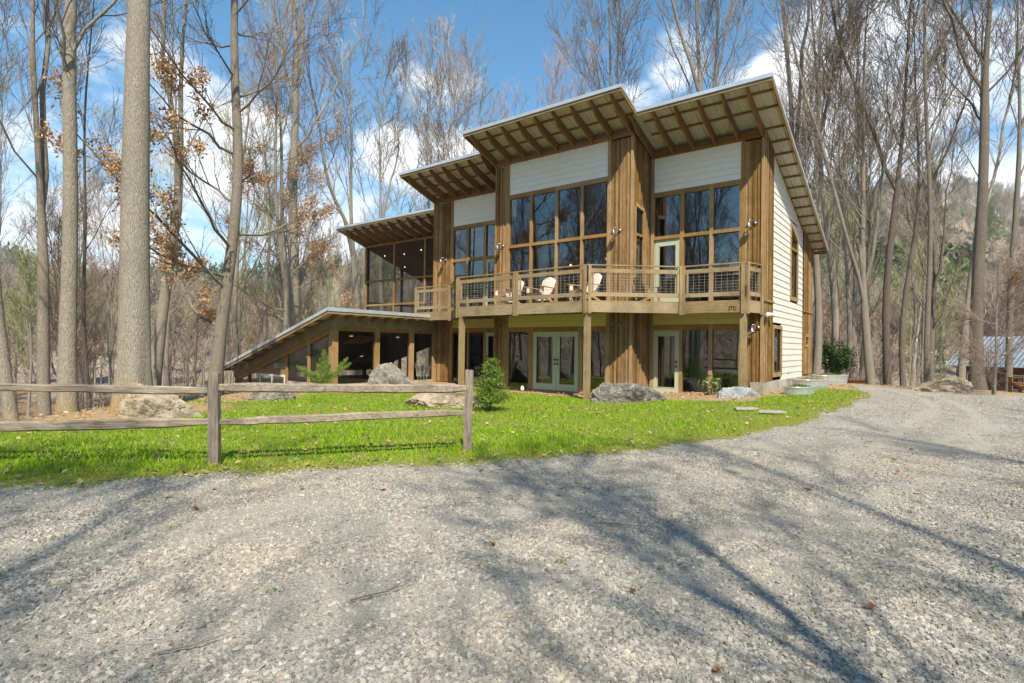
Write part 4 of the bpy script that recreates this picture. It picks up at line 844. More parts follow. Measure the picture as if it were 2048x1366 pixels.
x,y,_=h2w(5.95,.55); leafy('rhododendron',(x,y,0.02),'small broad-leaved plant between the curtained window and the blue-grey boulder',.34,.82,75,'rhodo_leaf',8,5,(.16,.26),base=.25,aspect=.28)
# bare twiggy sprout by pale boulder
m=MB(); rg=rs(8)
for a in (-.35,-.1,.15,.4): m.tube([(0,0,0),(a*.3,0,.35),(a*.7,.03,.75+rg.rand()*.25)],[.01,.008,.004],5); m.tube([(a*.35,0,.4),(a*.35+.12,0,.62)],[.006,.003],4)
o=m.build('bare_sprout',M['twig_grey'],smooth=True); o.location=(-3.0,18.6,0); tag(o,'leafless sprout with thin upright stems right of the pale pointed boulder','shrub')
# oak leaves lying on the gravel
def fallen(loc,rz,s,label,seed):
    out=[]; n=28
    for k in range(n):
        a=2*math.pi*k/n; r_=1+.32*math.cos(a*5+seed); out.append((.62*r_*math.cos(a)*s,.42*r_*math.sin(a)*s))
    bm=MB(); bm.v=[(0,0,.004)]+[(x,y,.012+.02*abs(math.sin(x/s*3+seed))) for x,y in out]; bm.f=[(0,1+k,1+(k+1)%n) for k in range(n)]
    bm.tube([(-.6*s,0,.01),(-.95*s,.05*s,.02)],.0025,4); o=bm.build('fallen_leaf',M['mat_leaf_brown']); o.location=loc; o.rotation_euler=(.15,.1,rz); tag(o,label,'leaf','dry oak leaves on the drive')
for a in (((2.16,3.34,.015),.4,.055,'largest tan oak leaf lying right of centre on the gravel',1),((.78,3.52,.015),2,.04,'curled red-brown leaf on the gravel right of the picture middle',2),((-.13,4.3,.015),1,.04,'small brown oak leaf on the gravel left of the picture middle',3),((1.0,2.66,.015),3,.03,'small amber leaf in the near gravel below the curled red-brown one',4),((-2.9,5.15,.015),.6,.06,'brown oak leaf on the gravel straight below the left fence post',5)): fallen(*a)
for k,(p,q,l) in enumerate((((-.95,3.35),(-.60,3.62),'long thin twig on the near gravel left of the middle'),((-1.75,2.75),(-1.45,2.95),'crooked twig at the near left of the gravel'),((.75,4.9),(1.2,4.75),'dark twig lying along the tree shadow on the gravel'))):
    m=MB(); a=Vector((*p,.02));b=Vector((*q,.03)); c=(a+b)/2+Vector((.03,-.04,.012)); m.tube([a,c,b],[.006,.005,.002],5); m.tube([c,c+Vector((.06,.07,.015))],[.004,.002],4); tag(m.build('twig',M['twig_dark']),l,'twig','fallen twigs on the drive')
# ------------------------------------------------------------------ cabin
e=Vector((.45,-.89,0)); rv=Vector((.89,.45,0)); cab=empty('cabin',(33.2,42.2,-1.6),math.atan2(e.y,e.x),'small log cabin with ribbed grey metal roof down the slope at the right edge','cabin')
# local x along eave (towards camera-right), local y = away (up-slope of roof)
W=MB()
for i in range(12): W.box(-.1+.3,4.2+.6,.5,.75,i*.19,i*.19+.175)
W.box(.3,4.8,.55,6.5,0,2.1); W.build('wall',M['log_wood'],cab)
Rf=MB(); Rb=MB()
n=int(8.5/.3)
for i in range(n):
    x0=-.3+i*.3; Rf.prism([(x0,0,2.12),(x0+.3,0,2.12),(x0+.3,3.8,4.35),(x0,3.8,4.35)],(0,0,.03)); Rb.prism([(x0,0,2.15),(x0+.05,0,2.15),(x0+.05,3.8,4.38),(x0,3.8,4.38)],(0,0,.04))
    Rf.prism([(x0,3.8,4.38),(x0+.3,3.8,4.38),(x0+.3,7.6,2.12),(x0,7.6,2.12)],(0,0,.03))
Rf.build('roof',M['cabin_metal'],cab); Rb.build('roof_seams',M['cabin_rib'],cab)
for x0 in (.9,3.35):
    wf_=MB(); wf_.box(x0,x0+.95,.44,.5,.55,.62); wf_.box(x0,x0+.95,.44,.5,1.55,1.62); wf_.box(x0,x0+.06,.44,.5,.62,1.55); wf_.box(x0+.89,x0+.95,.44,.5,.62,1.55); wf_.box(x0+.06,x0+.89,.445,.5,1.06,1.11); w_=wf_.build('window',M['white_paint'],cab); MB().quad((x0+.06,.49,.62),(x0+.89,.49,.62),(x0+.89,.49,1.55),(x0+.06,.49,1.55)).build('pane',M['glass'],w_)
for x0 in (4.9,6.6): MB().box(x0,x0+.14,-.0,.14,0,2.12).build('post',M['weathered'],cab)
# string lights by the cabin
sl=empty('string_lights',(16.0,19.5,2.0),0,'string of small bulbs hanging between the trees in front of the cabin','string lights'); m=MB(); bb=MB(); pts=[]
for i in range(25):
    t=i/24; pts.append((-1.6+t*5.5,.3-t*1.2,.0-.9*math.sin(math.pi*((t*2)%1))+ .2*t))
m.tube(pts,.006,4,False); m.build('cable',M['dark_trim'],sl)
for i,p in enumerate(pts[::2]): bb.lathe([(0,-.07),(.022,-.055),(.026,-.035),(.015,-.01),(0,0)],p,8)
bb.build('bulbs',M['white_paint'],sl)
adirondack((16.55,18.0,tz(16.5,18.0)),R(200),'brown slatted chair seen from behind at the right edge near the cabin','log_wood','log_wood',.85,'chair',None)
# ------------------------------------------------------------------ TREES
def tubesN(P,Rr,s):
    N,n,_=P.shape; T=np.gradient(P,axis=1); T/=np.linalg.norm(T,axis=2,keepdims=True)+1e-9
    D=P[:,-1]-P[:,0]; D/=np.linalg.norm(D,axis=1,keepdims=True)+1e-9
    ref=np.where(np.abs(D[:,2:3])>.7,np.array([[1.,0,0]]),np.array([[0,0,1.]]))[:,None]; X=np.cross(T,np.broadcast_to(ref,T.shape)); X/=np.linalg.norm(X,axis=2,keepdims=True)+1e-9; Y=np.cross(T,X)
    a=np.arange(s)*2*np.pi/s; V=P[:,:,None]+(X[:,:,None]*np.cos(a)[:,None]+Y[:,:,None]*np.sin(a)[:,None])*Rr[:,:,None,None]
    V=V.reshape(-1,3); i=np.arange(N)[:,None,None]*n*s+np.arange(n-1)[None,:,None]*s; k=np.arange(s)[None,None]; k2=(k+1)%s
    F=np.stack([i+k,i+k2,i+s+k2,i+s+k],-1).reshape(-1,4); return V,F
def cat(parts):
    Vs=[];Fs=[];o=0
    for V,F in parts: Vs.append(V);Fs.append(F+o);o+=len(V)
    return np.concatenate(Vs),np.concatenate(Fs)
def spawn(P,Rr,m,t0,t1,amin,amax,Lmin,Lmax,n,up,rg,rk=.5,rmin=.004,wig=.04,taper=.25,tip=.6):
    N,k,_=P.shape; t=(t0+(t1-t0)*(np.arange(m)[None]+rg.rand(N,m))/m); f=t*(k-1); i=np.minimum(f.astype(int),k-2); w=(f-i)[...,None]; ar=np.arange(N)[:,None]
    p0=P[ar,i]*(1-w)+P[ar,i+1]*w; T=P[ar,i+1]-P[ar,i]; T/=np.linalg.norm(T,axis=2,keepdims=True)+1e-9; r0=(Rr[ar,i]*(1-w[...,0])+Rr[ar,i+1]*w[...,0])*rk
    q=rg.normal(0,1,T.shape); q-=T*(q*T).sum(2,keepdims=True); q/=np.linalg.norm(q,axis=2,keepdims=True)+1e-9; a=np.radians(rg.uniform(amin,amax,(N,m,1))); d=T*np.cos(a)+q*np.sin(a)
    L=rg.uniform(Lmin,Lmax,(N,m))*(1-tip*(t-t0)/max(t1-t0,1e-6)); s=np.linspace(0,1,n)[None,None,:,None]
    C=p0[:,:,None]+d[:,:,None]*s*L[...,None,None]+np.array([0,0,1.])*(s**2)*L[...,None,None]*up
    wg=rg.normal(0,1,C.shape)*wig*L[...,None,None]; wg[:,:,0]=0; C=C+np.cumsum(wg,axis=2)*.6
    Rc=np.maximum(r0[...,None]*(1-(1-taper)*np.linspace(0,1,n)),rmin); return C.reshape(-1,n,3),Rc.reshape(-1,n)
def make_tree(seed,H_,r0,fork=.5,nlead=2,nlimb=14,lean=(0,0),wig=.008,limb0=.35,limbL=(.16,.30),sides=10,tw=1.0,sub=8,twn=6,flare=.5,bend=0,rtw=.006,spread=(12,24),steep=(18,42),thick=.33,tpr=.80):
    rg=rs(seed); n=18; s=np.linspace(0,1,n); P=np.zeros((1,n,3)); P[0,:,2]=s*H_-.6; P[0,:,0]=lean[0]*s*H_; P[0,:,1]=lean[1]*s*H_
    a=rg.uniform(0,6.28,4); P[0,:,0]+=H_*wig*(np.sin(s*5+a[0])-np.sin(a[0])+.4*np.sin(s*13+a[1])-.4*np.sin(a[1]))+bend*np.sin(s*3.1)*H_*.03; P[0,:,1]+=H_*wig*(np.sin(s*5+a[2])-np.sin(a[2]))
    ft=fork; R0=r0*(1-tpr*s**.9)*(1+flare*np.exp(-(s*H_-.6).clip(0)/.35)*.7); 
    if nlead>1: R0=R0*np.where(s>ft,np.clip(1-(s-ft)*.9,.35,1)*.8,1)
    R0=np.maximum(R0,.02)[None]; 
    # finer path so that the trunk is smooth
    leaders=[(P,R0)]; parts=[tubesN(P,R0,sides)]
    if nlead>1:
        C,Rc=spawn(P,R0,nlead-1,ft-.03,ft+.03,spread[0],spread[1],H_*(1-ft)*.8,H_*(1-ft)*1.0,12,.22,rg,rk=.78 if nlead==2 else .6,rmin=.02,wig=.012,taper=.22,tip=.1); parts.append(tubesN(C,Rc,max(6,sides-2)))
        P2=C; R2=Rc
    LB=[]; C,Rc=spawn(P,R0,nlimb,limb0,.97,steep[0],steep[1],H_*limbL[0],H_*limbL[1],8,.35,rg,rk=thick,rmin=.012,wig=.035,taper=.3); LB.append((C,Rc))
    if nlead>1: C,Rc=spawn(P2,R2,max(4,nlimb//2),.12,.97,steep[0],steep[1],H_*limbL[0]*.8,H_*limbL[1]*.8,8,.35,rg,rk=thick,rmin=.012,wig=.035,taper=.3); LB.append((C,Rc))
    C=np.concatenate([c for c,_ in LB]);Rc=np.concatenate([r for _,r in LB]); parts.append(tubesN(C,Rc,6))
    cr=[]; S,Rs=spawn(C,Rc,sub,.18,1.0,16,40,H_*.05,H_*.105,5,.22,rg,rk=.5,rmin=rtw*1.1,wig=.05,taper=.35,tip=.45); cr.append(tubesN(S,Rs,4))
    T,Rt=spawn(S,Rs,twn,.15,1.0,16,42,.5*tw,1.15*tw,4,.18,rg,rk=.6,rmin=rtw*.75,wig=.06,taper=.5,tip=.4); cr.append(tubesN(T,Rt,3))
    U,Ru=spawn(T,Rt,3,.2,1.0,20,50,.2*tw,.5*tw,3,.12,rg,rk=.8,rmin=rtw*.6,wig=.06,taper=.6,tip=.3); cr.append(tubesN(U,Ru,3))
    return cat(parts),cat(cr),(S,T,C)
def add_tree(name,label,x,y,data,barkm,twigm,group=None,rz=0,sc=1,catg='tree',z=None):
    (tV,tF),(cV,cF),_=data; th=np.arctan2(tV[:,1],tV[:,0]); q=np.hypot(tV[:,0],tV[:,1])<1.0; e=np.exp(-np.clip(tV[:,2],0,9)/.38); f=1+q*(.20*np.sin(5*th+x*3)*e+.10*np.sin(3*th+x)*e+.025*np.sin(3*th+tV[:,2]*.8)); tV=tV.copy(); tV[:,0]*=f; tV[:,1]*=f; r=empty(name,(x,y,tz(x,y) if z is None else z),rz,label,catg,group); r.scale=(sc,)*3
    npmesh('trunk',tV,tF,M[barkm],r,smooth=True); npmesh('crown',cV,cF,M[twigm],r); return r
#NAMED
# (name,label,x,y,H,r0,lean,fork,nlead,nlimb,limb0,bark,twig,extra)
NT_=[
('bare_tree','slim pale straight tree at the left edge of the picture',-11.5,13.0,19,.145,-.055,.8,1,9,.42,'bark_pale','twig_grey',{}),
('bare_tree','grey-brown tree that splits low into twin trunks, second in from the left edge',-14.1,17.0,22,.20,-.05,.30,2,10,.4,'bark_mid','twig_dark',{'spread':(3,6)}),
('bare_tree','smooth pale tree left of the huge trunk with dark bark high up',-10.7,13.5,21,.21,.0,.8,1,10,.30,'bark_pale','twig_dark',{}),
('bare_tree','very thin dark tree right behind the smooth pale one left of the huge trunk',-15.4,20.5,18,.09,-.01,.8,1,8,.4,'bark_dark','twig_dark',{}),
('giant_tree','huge pale straight trunk, the thickest tree left of the house',-8.35,12.3,27,.335,-.005,.8,1,8,.5,'bark_pale','twig_grey',{'sides':36,'flare':.55,'wig':.003,'tpr':.86}),
('bare_tree','pale tree leaning right just behind the huge trunk, forked high',-12.4,19.0,20,.23,.085,.42,2,9,.45,'bark_pale','twig_grey',{'spread':(10,16)}),
('bare_tree','tall light straight tree behind the sunroom roof with a high fork',-10.8,27.0,26,.30,.005,.56,3,9,.45,'bark_pale','twig_grey',{'spread':(8,16)}),
('bare_tree','pale forked tree rising behind the left end of the screened porch roof',-9.9,36.0,25,.27,-.03,.42,2,12,.45,'bark_pale','twig_dark',{'spread':(10,18)}),
('bare_tree','upright grey tree behind the roof of the screened porch',-9.4,42.0,28,.26,-.02,.5,2,14,.35,'bark_mid','twig_dark',{}),
('bare_tree','crooked tree behind the roof step of the left bay',-4.7,40.0,22,.24,-.09,.5,2,9,.4,'bark_mid','twig_dark',{'wig':.03}),
('bare_tree','spreading forked tree above the centre bay roof corner',6.2,33.0,27,.27,-.02,.46,3,12,.42,'bark_mid','twig_dark',{'spread':(22,38)}),
('bare_tree','left one of the two tall trees above the right bay roof',10.3,30.0,27,.29,-.035,.6,2,12,.5,'bark_mid','twig_dark',{}),
('bare_tree','right one of the two tall trees above the right bay roof',11.7,31.0,27,.24,-.02,.56,2,12,.45,'bark_mid','twig_dark',{}),
('bare_tree','big pale tree standing close behind the right edge of the roof',13.2,25.2,26,.24,-.065,.46,2,10,.5,'bark_pale','twig_dark',{'spread':(8,14)}),
('bare_tree','dark tree just right of the rear corner of the house',12.5,22.9,17,.17,.02,.6,1,9,.4,'bark_mid','twig_dark',{}),
('bare_tree','slender dark tree behind the glossy evergreen bush',14.6,25.0,21,.19,-.055,.6,2,12,.35,'bark_mid','twig_dark',{}),
('bare_tree','many-forked tree spreading like a fan right of the roof end',14.3,22.0,22,.175,.0,.22,4,18,.3,'bark_mid','twig_dark',{'spread':(6,16)}),
('bare_tree','dark leaning tree in the middle of the right wood, no low limbs',15.2,22.4,23,.165,.04,.42,2,11,.42,'bark_dark','twig_dark',{'wig':.01}),
('bare_tree','straight thin dark tree left of the wedge-shaped boulder',14.9,19.9,20,.105,-.03,.8,1,12,.35,'bark_dark','twig_dark',{}),
('bare_tree','twin-stemmed tree behind the wedge-shaped boulder',17.9,22.2,22,.15,.02,.34,2,13,.4,'bark_mid','twig_dark',{'spread':(8,14)}),
('leaning_tree','thick dark tree leaning right in front of the cabin',16.1,19.2,22,.215,.055,.52,3,12,.45,'bark_dark','twig_dark',{'sides':16,'bend':-.8,'flare':.8,'spread':(14,26)}),
('bare_tree','slim tree in front of the cabin roof at the right edge',18.4,20.7,21,.13,.03,.5,2,11,.4,'bark_mid','twig_dark',{}),
('bare_tree','fine-twigged tree between the fan-shaped tree and the rear corner',16.6,27.5,20,.15,-.02,.4,2,14,.3,'bark_mid','twig_grey',{}),
('bare_tree','slender curving tree between the twin-stemmed tree and the thin dark one',17.4,24.5,21,.14,-.03,.45,2,12,.35,'bark_dark','twig_grey',{'wig':.014}),
('bare_tree','fine-twigged tree peeping over the roof between the left and centre bays',-2.7,45.0,29,.20,-.02,.45,3,15,.4,'bark_mid','twig_grey',{}),
('bare_tree','pinkish fine-twigged tree above the middle of the centre bay roof',1.9,48.0,30,.19,.01,.42,3,16,.4,'bark_mid','twig_red',{}),
('bare_tree','slender tree over the roof of the left bay, next to the cloud',-6.4,44.0,27,.17,.0,.5,2,14,.4,'bark_pale','twig_grey',{}),
('bare_tree','small tree with reddish buds above the roof step of the right bay',11.5,47.0,20.5,.15,.0,.45,3,14,.4,'bark_mid','twig_red',{}),
]
for i,(nm,lb,x,y,H_,r0,ln,fk,nl,nb,l0,bk,tw_,ex) in enumerate(NT_):
    add_tree(nm,lb,x,y,make_tree(100+i,H_,r0,fork=fk,nlead=nl,nlimb=nb,lean=(ln,0),limb0=l0,sub=7,twn=6,rtw=.0045+.00018*y,**ex),bk,tw_)
# oaks that keep their dry leaves
def oak(label,x,y,H_,r0,lean,seed,zmin,zmax,nleaf,name='oak_tree',mat='leaf_brown',bk='bark_mid',size=(.07,.14),limbs=None,ls=1.0,frac=.15):
    rg=rs(seed); d=make_tree(seed,H_,r0,fork=.7,nlead=1,nlimb=limbs or 26,lean=(lean,0),limb0=.12,limbL=(.12,.22),steep=(62,92),sub=7,twn=5,sides=12,wig=.012,thick=.32)
    r=add_tree(name,label,x,y,d,bk,'twig_dark'); S=d[2][0]; tips=S[:,2:].reshape(-1,3); C=d[2][2]; 
    tips=tips[(tips[:,2]>zmin)&(tips[:,2]<zmax)]; keep=(np.sin(tips[:,0]*2.1+tips[:,2]*1.7)+np.sin(tips[:,1]*2.3+tips[:,2]*.9+seed))>frac; tips=tips[keep]; idx=rg.randint(0,len(tips),nleaf//4); c=np.repeat(tips[idx],4,0)+rg.normal(0,.13*ls,(len(idx)*4,3)); quads('foliage',c,rg.uniform(*size,len(c)),M[mat],rg,r,aspect=.5,curl=.6); return r
oak('oak with clusters of dry brown leaves behind the left fence post',-8.75,16.4,21,.20,-.012,77,1.4,9.0,6800)
oak('smaller oak with dry brown leaves left of the sunroom roof peak',-10.6,25.3,17,.15,-.01,78,4.0,13,4200,limbs=24)
oak('young sapling with orange leaves in front of the leaning tree by the cabin',14.75,17.0,4.6,.055,.02,79,1.2,4.3,420,name='sapling',mat='leaf_orange',bk='bark_mid',size=(.04,.075),limbs=12,ls=.6,frac=.2)
# woods : shared variants, one object each
VAR=[]
for i in range(9):
    rg=rs(500+i); H_=rg.uniform(19,25); r0=rg.uniform(.13,.24); d=make_tree(300+i,H_,r0,fork=rg.uniform(.3,.6),nlead=[1,2,3,2,1,2,2,3,1][i],nlimb=13,limb0=.36,sides=8,sub=7,twn=5,rtw=.0095,wig=.014,flare=.3,spread=(8,20))
    bk=['bark_mid','bark_pale','bark_dark','bark_mid','bark_dark','bark_mid','bark_pale','bark_dark','bark_mid'][i]; tk=['twig_dark','twig_grey','twig_dark','twig_grey','twig_dark','twig_red','twig_grey','twig_dark','twig_green'][i]
    VAR.append([d,bk,tk,None])
def plant(v,x,y,label,group,rz,sc,name='woodland_tree'):
    d=VAR[v]
    if d[3] is None:
        r=add_tree(name,label,x,y,d[0],d[1],d[2],group,rz,sc); d[3]=(r,[c for c in r.children]); return r
    src,ch=d[3]; r=src.copy(); COL.objects.link(r); r.location=(x,y,tz(x,y)); r.rotation_euler=(0,0,rz); r.scale=(sc,)*3; r['label']=label; r['group']=group
    for c in ch: k=c.copy(); COL.objects.link(k); k.parent=r
    return r
taken=[(a[2],a[3]) for a in NT_]+[(-8.75,16.4),(-10.6,25.3)]
def scatter(n,fx,seed,label,group,mind=1.6,scs=(.75,1.1),vs=range(9)):
    rg=rs(seed); k=0; t=0
    while k<n and t<n*60:
        t+=1; x,y=fx(rg)
        if any((x-a)**2+(y-b)**2<mind**2 for a,b in taken): continue
        # keep clear of house and named near trees' silhouettes
        u=(x-HX)*CH+(y-HY)*SH; v=-(x-HX)*SH+(y-HY)*CH
        if -15.5<u<9 and -6<v<10: continue
        if math.degrees(math.atan2(x,y))>37.6 and 18<math.hypot(x,y)<50 and y>0: continue
        taken.append((x,y)); plant(int(rg.choice(list(vs))),x,y,label,group,rg.uniform(0,6.28),rg.uniform(*scs)); k+=1
def polar(a0,a1,r0,r1): return lambda rg:(lambda a,r:(r*math.sin(a),r*math.cos(a)))(R(rg.uniform(a0,a1)),math.sqrt(rg.uniform(r0*r0,r1*r1)))
scatter(14,polar(-47,-20,26,62),1,'one of the slender bare trees crowding the wood left of the house','bare trees in the wood left of the house')
scatter(11,polar(26,46,30,66),2,'one of the slender bare trees crowding the wood right of the house','bare trees in the wood right of the house')
scatter(18,polar(-20,26,44,74),3,'one of the bare treetops showing above the house roofs','bare trees behind the house',mind=3,scs=(.8,1.02),vs=[0,1,3,5,6,8])
for k,(x,y,v) in enumerate(((2.4,-3.4,2),(5.4,-5.2,4),(9.4,-4.6,4),(-1.6,-6.2,0),(12.5,-3.0,2),(-4.5,-4.0,7))):
    taken.append((x,y)); plant(v,x,y,'one of the bare trees shading the drive from behind the viewpoint','bare trees behind the viewpoint',k*1.3,.8)
scatter(24,lambda rg:(rg.uniform(-18,22),rg.uniform(-26,-8)),4,'one of the bare trees shading the drive from behind the viewpoint','bare trees behind the viewpoint',mind=2.6,scs=(.8,1.05))
scatter(44,lambda rg:(rg.uniform(-58,-15),rg.uniform(-30,13)),5,'one of the bare trees on the slope left of the drive','bare trees beside the drive',mind=2.5,scs=(.85,1.1))
scatter(6,lambda rg:(rg.uniform(17,30),rg.uniform(-10,12)),6,'one of the bare trees right of the drive','bare trees right of the drive',mind=3)
# undergrowth and far woods (uncountable)
def slivers(name,base,hgt,nb,rg,mat,r,spread=.5,twigl=(.25,.6)):
    N=len(base); n=3; top=base+np.stack([rg.normal(0,.08,N)*hgt,rg.normal(0,.08,N)*hgt,hgt],-1); P=np.stack([base,(base+top)/2+rg.normal(0,.03,(N,3))*hgt[:,None],top],1); Rr=np.stack([r*1.6,r,r*.4],1)
    parts=[tubesN(P,Rr,3)]; q=rg.uniform(.15,.95,(N,nb,1)); p0=base[:,None]*(1-q)+top[:,None]*q; d=rg.normal(0,1,(N,nb,3)); d[...,2]=np.abs(d[...,2])*.9+.5; d/=np.linalg.norm(d,axis=2,keepdims=True)
    L=(hgt[:,None,None]*rg.uniform(*twigl,(N,nb,1))*(1.15-q)); p1=p0+d*L*spread*2; C=np.stack([p0,(p0+p1)/2-np.array([0,0,.04])*L,p1],2).reshape(-1,3,3); rr_=np.repeat(r*.5,nb)[:,None]*np.array([[1,.8,.5]]); parts.append(tubesN(C,rr_,3)); V,F=cat(parts); return npmesh(name,V,F,M[mat])
def ringpts(n,a0,a1,r0,r1,rg):
    a=np.radians(rg.uniform(a0,a1,n)); r=np.sqrt(rg.uniform(r0**2,r1**2,n)); x=r*np.sin(a);y=r*np.cos(a); u=(x-HX)*CH+(y-HY)*SH; v=-(x-HX)*SH+(y-HY)*CH; ok=~((u>-15.5)&(u<9)&(v>-6)&(v<10))&(masks(x,y)[2]>.95)&~((np.degrees(np.arctan2(x,y))>37.3)&(r<60)&(r>19)); return x[ok],y[ok]
rg=rs(61)
for a0,a1,n,mt,sd in ((-48,-16,300,'twig_grey',1),(22,48,230,'twig_grey',2),(-48,-14,200,'twig_dark',3),(22,48,170,'twig_dark',4),(-48,48,200,'twig_green',5)):
    x,y=ringpts(n,a0,a1,17,75,rg); h=rg.uniform(.8,4.5,len(x))
    tag(slivers('undergrowth',np.stack([x,y,terrain(x,y)-.1],-1),h,11,rg,mt,+.006+.00022*np.hypot(x,y)),'tangle of thin grey saplings and brush on the wood floor','undergrowth',kind='stuff')
def far_forest(i,n,areas,bk,tk,seed,hs=(.8,1.15)):
    rg=rs(seed); d=make_tree(900+i,rg.uniform(15,18),.17,fork=.45,nlead=2,nlimb=11,limb0=.25,sides=5,sub=6,twn=4,rtw=.024,flare=.2,spread=(8,20),limbL=(.2,.34),tw=1.5)
    V,F=cat([d[0],d[1]]); src=npmesh('far_woods',V,F,M[bk],smooth=True); src.data.materials.append(M[tk]); mi=np.zeros(len(F),np.int32); mi[len(d[0][1]):]=1; src.data.polygons.foreach_set('material_index',mi)
    xs_,ys_=[],[]
    for a0,a1,r0,r1,w in areas:
        x,y=ringpts(int(n*w),a0,a1,r0,r1,rg); xs_.append(x); ys_.append(y)
    x=np.concatenate(xs_);y=np.concatenate(ys_); z=terrain(x,y)-.5; src.location=(x[0],y[0],z[0]); tag(src,'leafless tree on the slope beyond, part of the far woods','far woods',kind='stuff')
    me=bpy.data.meshes.new('far_woods_points'); me.from_pydata([tuple(p) for p in zip(x[1:],y[1:],z[1:])],[],[]); o=bpy.data.objects.new('far_woods',me); COL.objects.link(o); tag(o,'leafless woods covering the valley and the slopes beyond','far woods',kind='stuff')
    g=bpy.data.node_groups.new('far_woods','GeometryNodeTree'); g.interface.new_socket('Geometry',in_out='INPUT',socket_type='NodeSocketGeometry'); g.interface.new_socket('Geometry',in_out='OUTPUT',socket_type='NodeSocketGeometry')
    ni=g.nodes.new('NodeGroupInput'); no_=g.nodes.new('NodeGroupOutput'); ip=g.nodes.new('GeometryNodeInstanceOnPoints'); oi=g.nodes.new('GeometryNodeObjectInfo'); oi.inputs['Object'].default_value=src; oi.inputs['As Instance'].default_value=True
    rr_=g.nodes.new('FunctionNodeRandomValue'); rr_.data_type='FLOAT_VECTOR'; rr_.inputs[0].default_value=(-.03,-.03,0); rr_.inputs[1].default_value=(.03,.03,6.28); sr=g.nodes.new('FunctionNodeRandomValue'); sr.data_type='FLOAT'; sr.inputs[2].default_value=hs[0]; sr.inputs[3].default_value=hs[1]
    l=g.links.new; l(ni.outputs[0],ip.inputs['Points']); l(oi.outputs['Geometry'],ip.inputs['Instance']); l(rr_.outputs[0],ip.inputs['Rotation']); l(sr.outputs[1],ip.inputs['Scale']); l(ip.outputs[0],no_.inputs[0])
    m=o.modifiers.new('gn','NODES'); m.node_group=g
AR=[(-50,-12,66,140,.13),(-50,-12,140,420,.30),(-12,24,70,200,.12),(24,50,66,140,.09),(22,52,140,375,.48)]
far_forest(0,280,AR,'bark_mid','far_grey',11); far_forest(1,240,AR,'bark_pale','far_red',12); far_forest(2,210,AR,'bark_mid','far_green',13); far_forest(3,240,AR,'bark_dark','far_grey',14)
# pines on the hills
def pines(n,a0,a1,r0,r1,zmin,seed):
    rg=rs(seed); a=np.radians(rg.uniform(a0,a1,n*4)); r=rg.uniform(r0,r1,n*4); x=r*np.sin(a);y=r*np.cos(a); z=terrain(x,y); patch=np.sin(x*.021+1.7*np.sin(y*.013))+np.sin(y*.027+x*.009+seed); ok=(patch>.15)&(z>zmin); x,y,z=x[ok][:n],y[ok][:n],z[ok][:n]
    N=len(x); h=rg.uniform(9,17,N); m=46; q=rg.rand(N,m); rad=(1-q)**.8*h[:,None]*.26; th=rg.uniform(0,6.28,(N,m)); C=np.stack([x[:,None]+rad*np.cos(th)*rg.uniform(.5,1,(N,m)),y[:,None]+rad*np.sin(th)*rg.uniform(.5,1,(N,m)),z[:,None]+h[:,None]*(.12+.9*q)],-1).reshape(-1,3)
    return quads('far_pines',C,rg.uniform(1.2,2.8,len(C)),M['holly_leaf'] if seed%2 else M['needle'],rg,flat=.1,aspect=.6)
tag(pines(2000,22,50,130,365,8,3),'dark evergreens on the upper slope of the right hill','far woods',kind='stuff'); tag(pines(700,24,44,120,300,5,4),'light green evergreens scattered on the right hill','far woods',kind='stuff'); tag(pines(700,-44,-8,200,660,14,7),'dark evergreens on the far left ridge','far woods',kind='stuff')
# ------------------------------------------------------------------ sky, sun, camera
W=bpy.data.worlds.new('World'); scene.world=W; W.use_nodes=True; nt=W.node_tree; nt.nodes.clear()
def nn_(t): return nt.nodes.new(t)
out=nn_('ShaderNodeOutputWorld'); bg=nn_('ShaderNodeBackground'); sk=nn_('ShaderNodeTexSky'); sk.sky_type='NISHITA'; sk.sun_disc=False; sk.sun_elevation=R(52.5); sk.sun_rotation=R(170); sk.altitude=300; sk.air_density=1.0; sk.dust_density=.35; sk.ozone_density=1.2
tc=nn_('ShaderNodeTexCoord'); L=nt.links.new
def vm(op,a,b):
    m=nn_('ShaderNodeVectorMath'); m.operation=op
    for i,x in enumerate((a,b)):
        if isinstance(x,bpy.types.NodeSocket): L(x,m.inputs[i])
        else: m.inputs[i].default_value=x
    return m
def mt(op,a,b=0,clamp=False):
    m=nn_('ShaderNodeMath'); m.operation=op; m.use_clamp=clamp
    for i,x in enumerate((a,b)):
        if isinstance(x,bpy.types.NodeSocket): L(x,m.inputs[i])
        else: m.inputs[i].default_value=x
    return m.outputs[0]
g=tc.outputs['Generated']; d=vm('MULTIPLY',g,(1,1,1.9)).outputs[0]
def ns(v,sc,det,ro,di=0,off=(0,0,0)):
    n=nn_('ShaderNodeTexNoise'); L(vm('ADD',v,off).outputs[0],n.inputs['Vector']); n.inputs['Scale'].default_value=sc; n.inputs['Detail'].default_value=det; n.inputs['Roughness'].default_value=ro; n.inputs['Distortion'].default_value=di; return n.outputs[0]
n1=ns(d,3.2,9,.58,.25,(3.1,0,1.2)); n2=ns(d,9,8,.6)
sx=nn_('ShaderNodeSeparateXYZ'); L(g,sx.inputs[0])
def blob(px,py,sz,w):
    v=Vector(((px-1024),1113,(690-py))).normalized(); dt=vm('DOT_PRODUCT',g,tuple(v)).outputs['Value']
    a=nn_('ShaderNodeMapRange'); a.inputs[1].default_value=math.cos(sz); a.inputs[2].default_value=1; a.inputs[3].default_value=0; a.inputs[4].default_value=w; L(dt,a.inputs[0]); return a.outputs[0]
acc=None
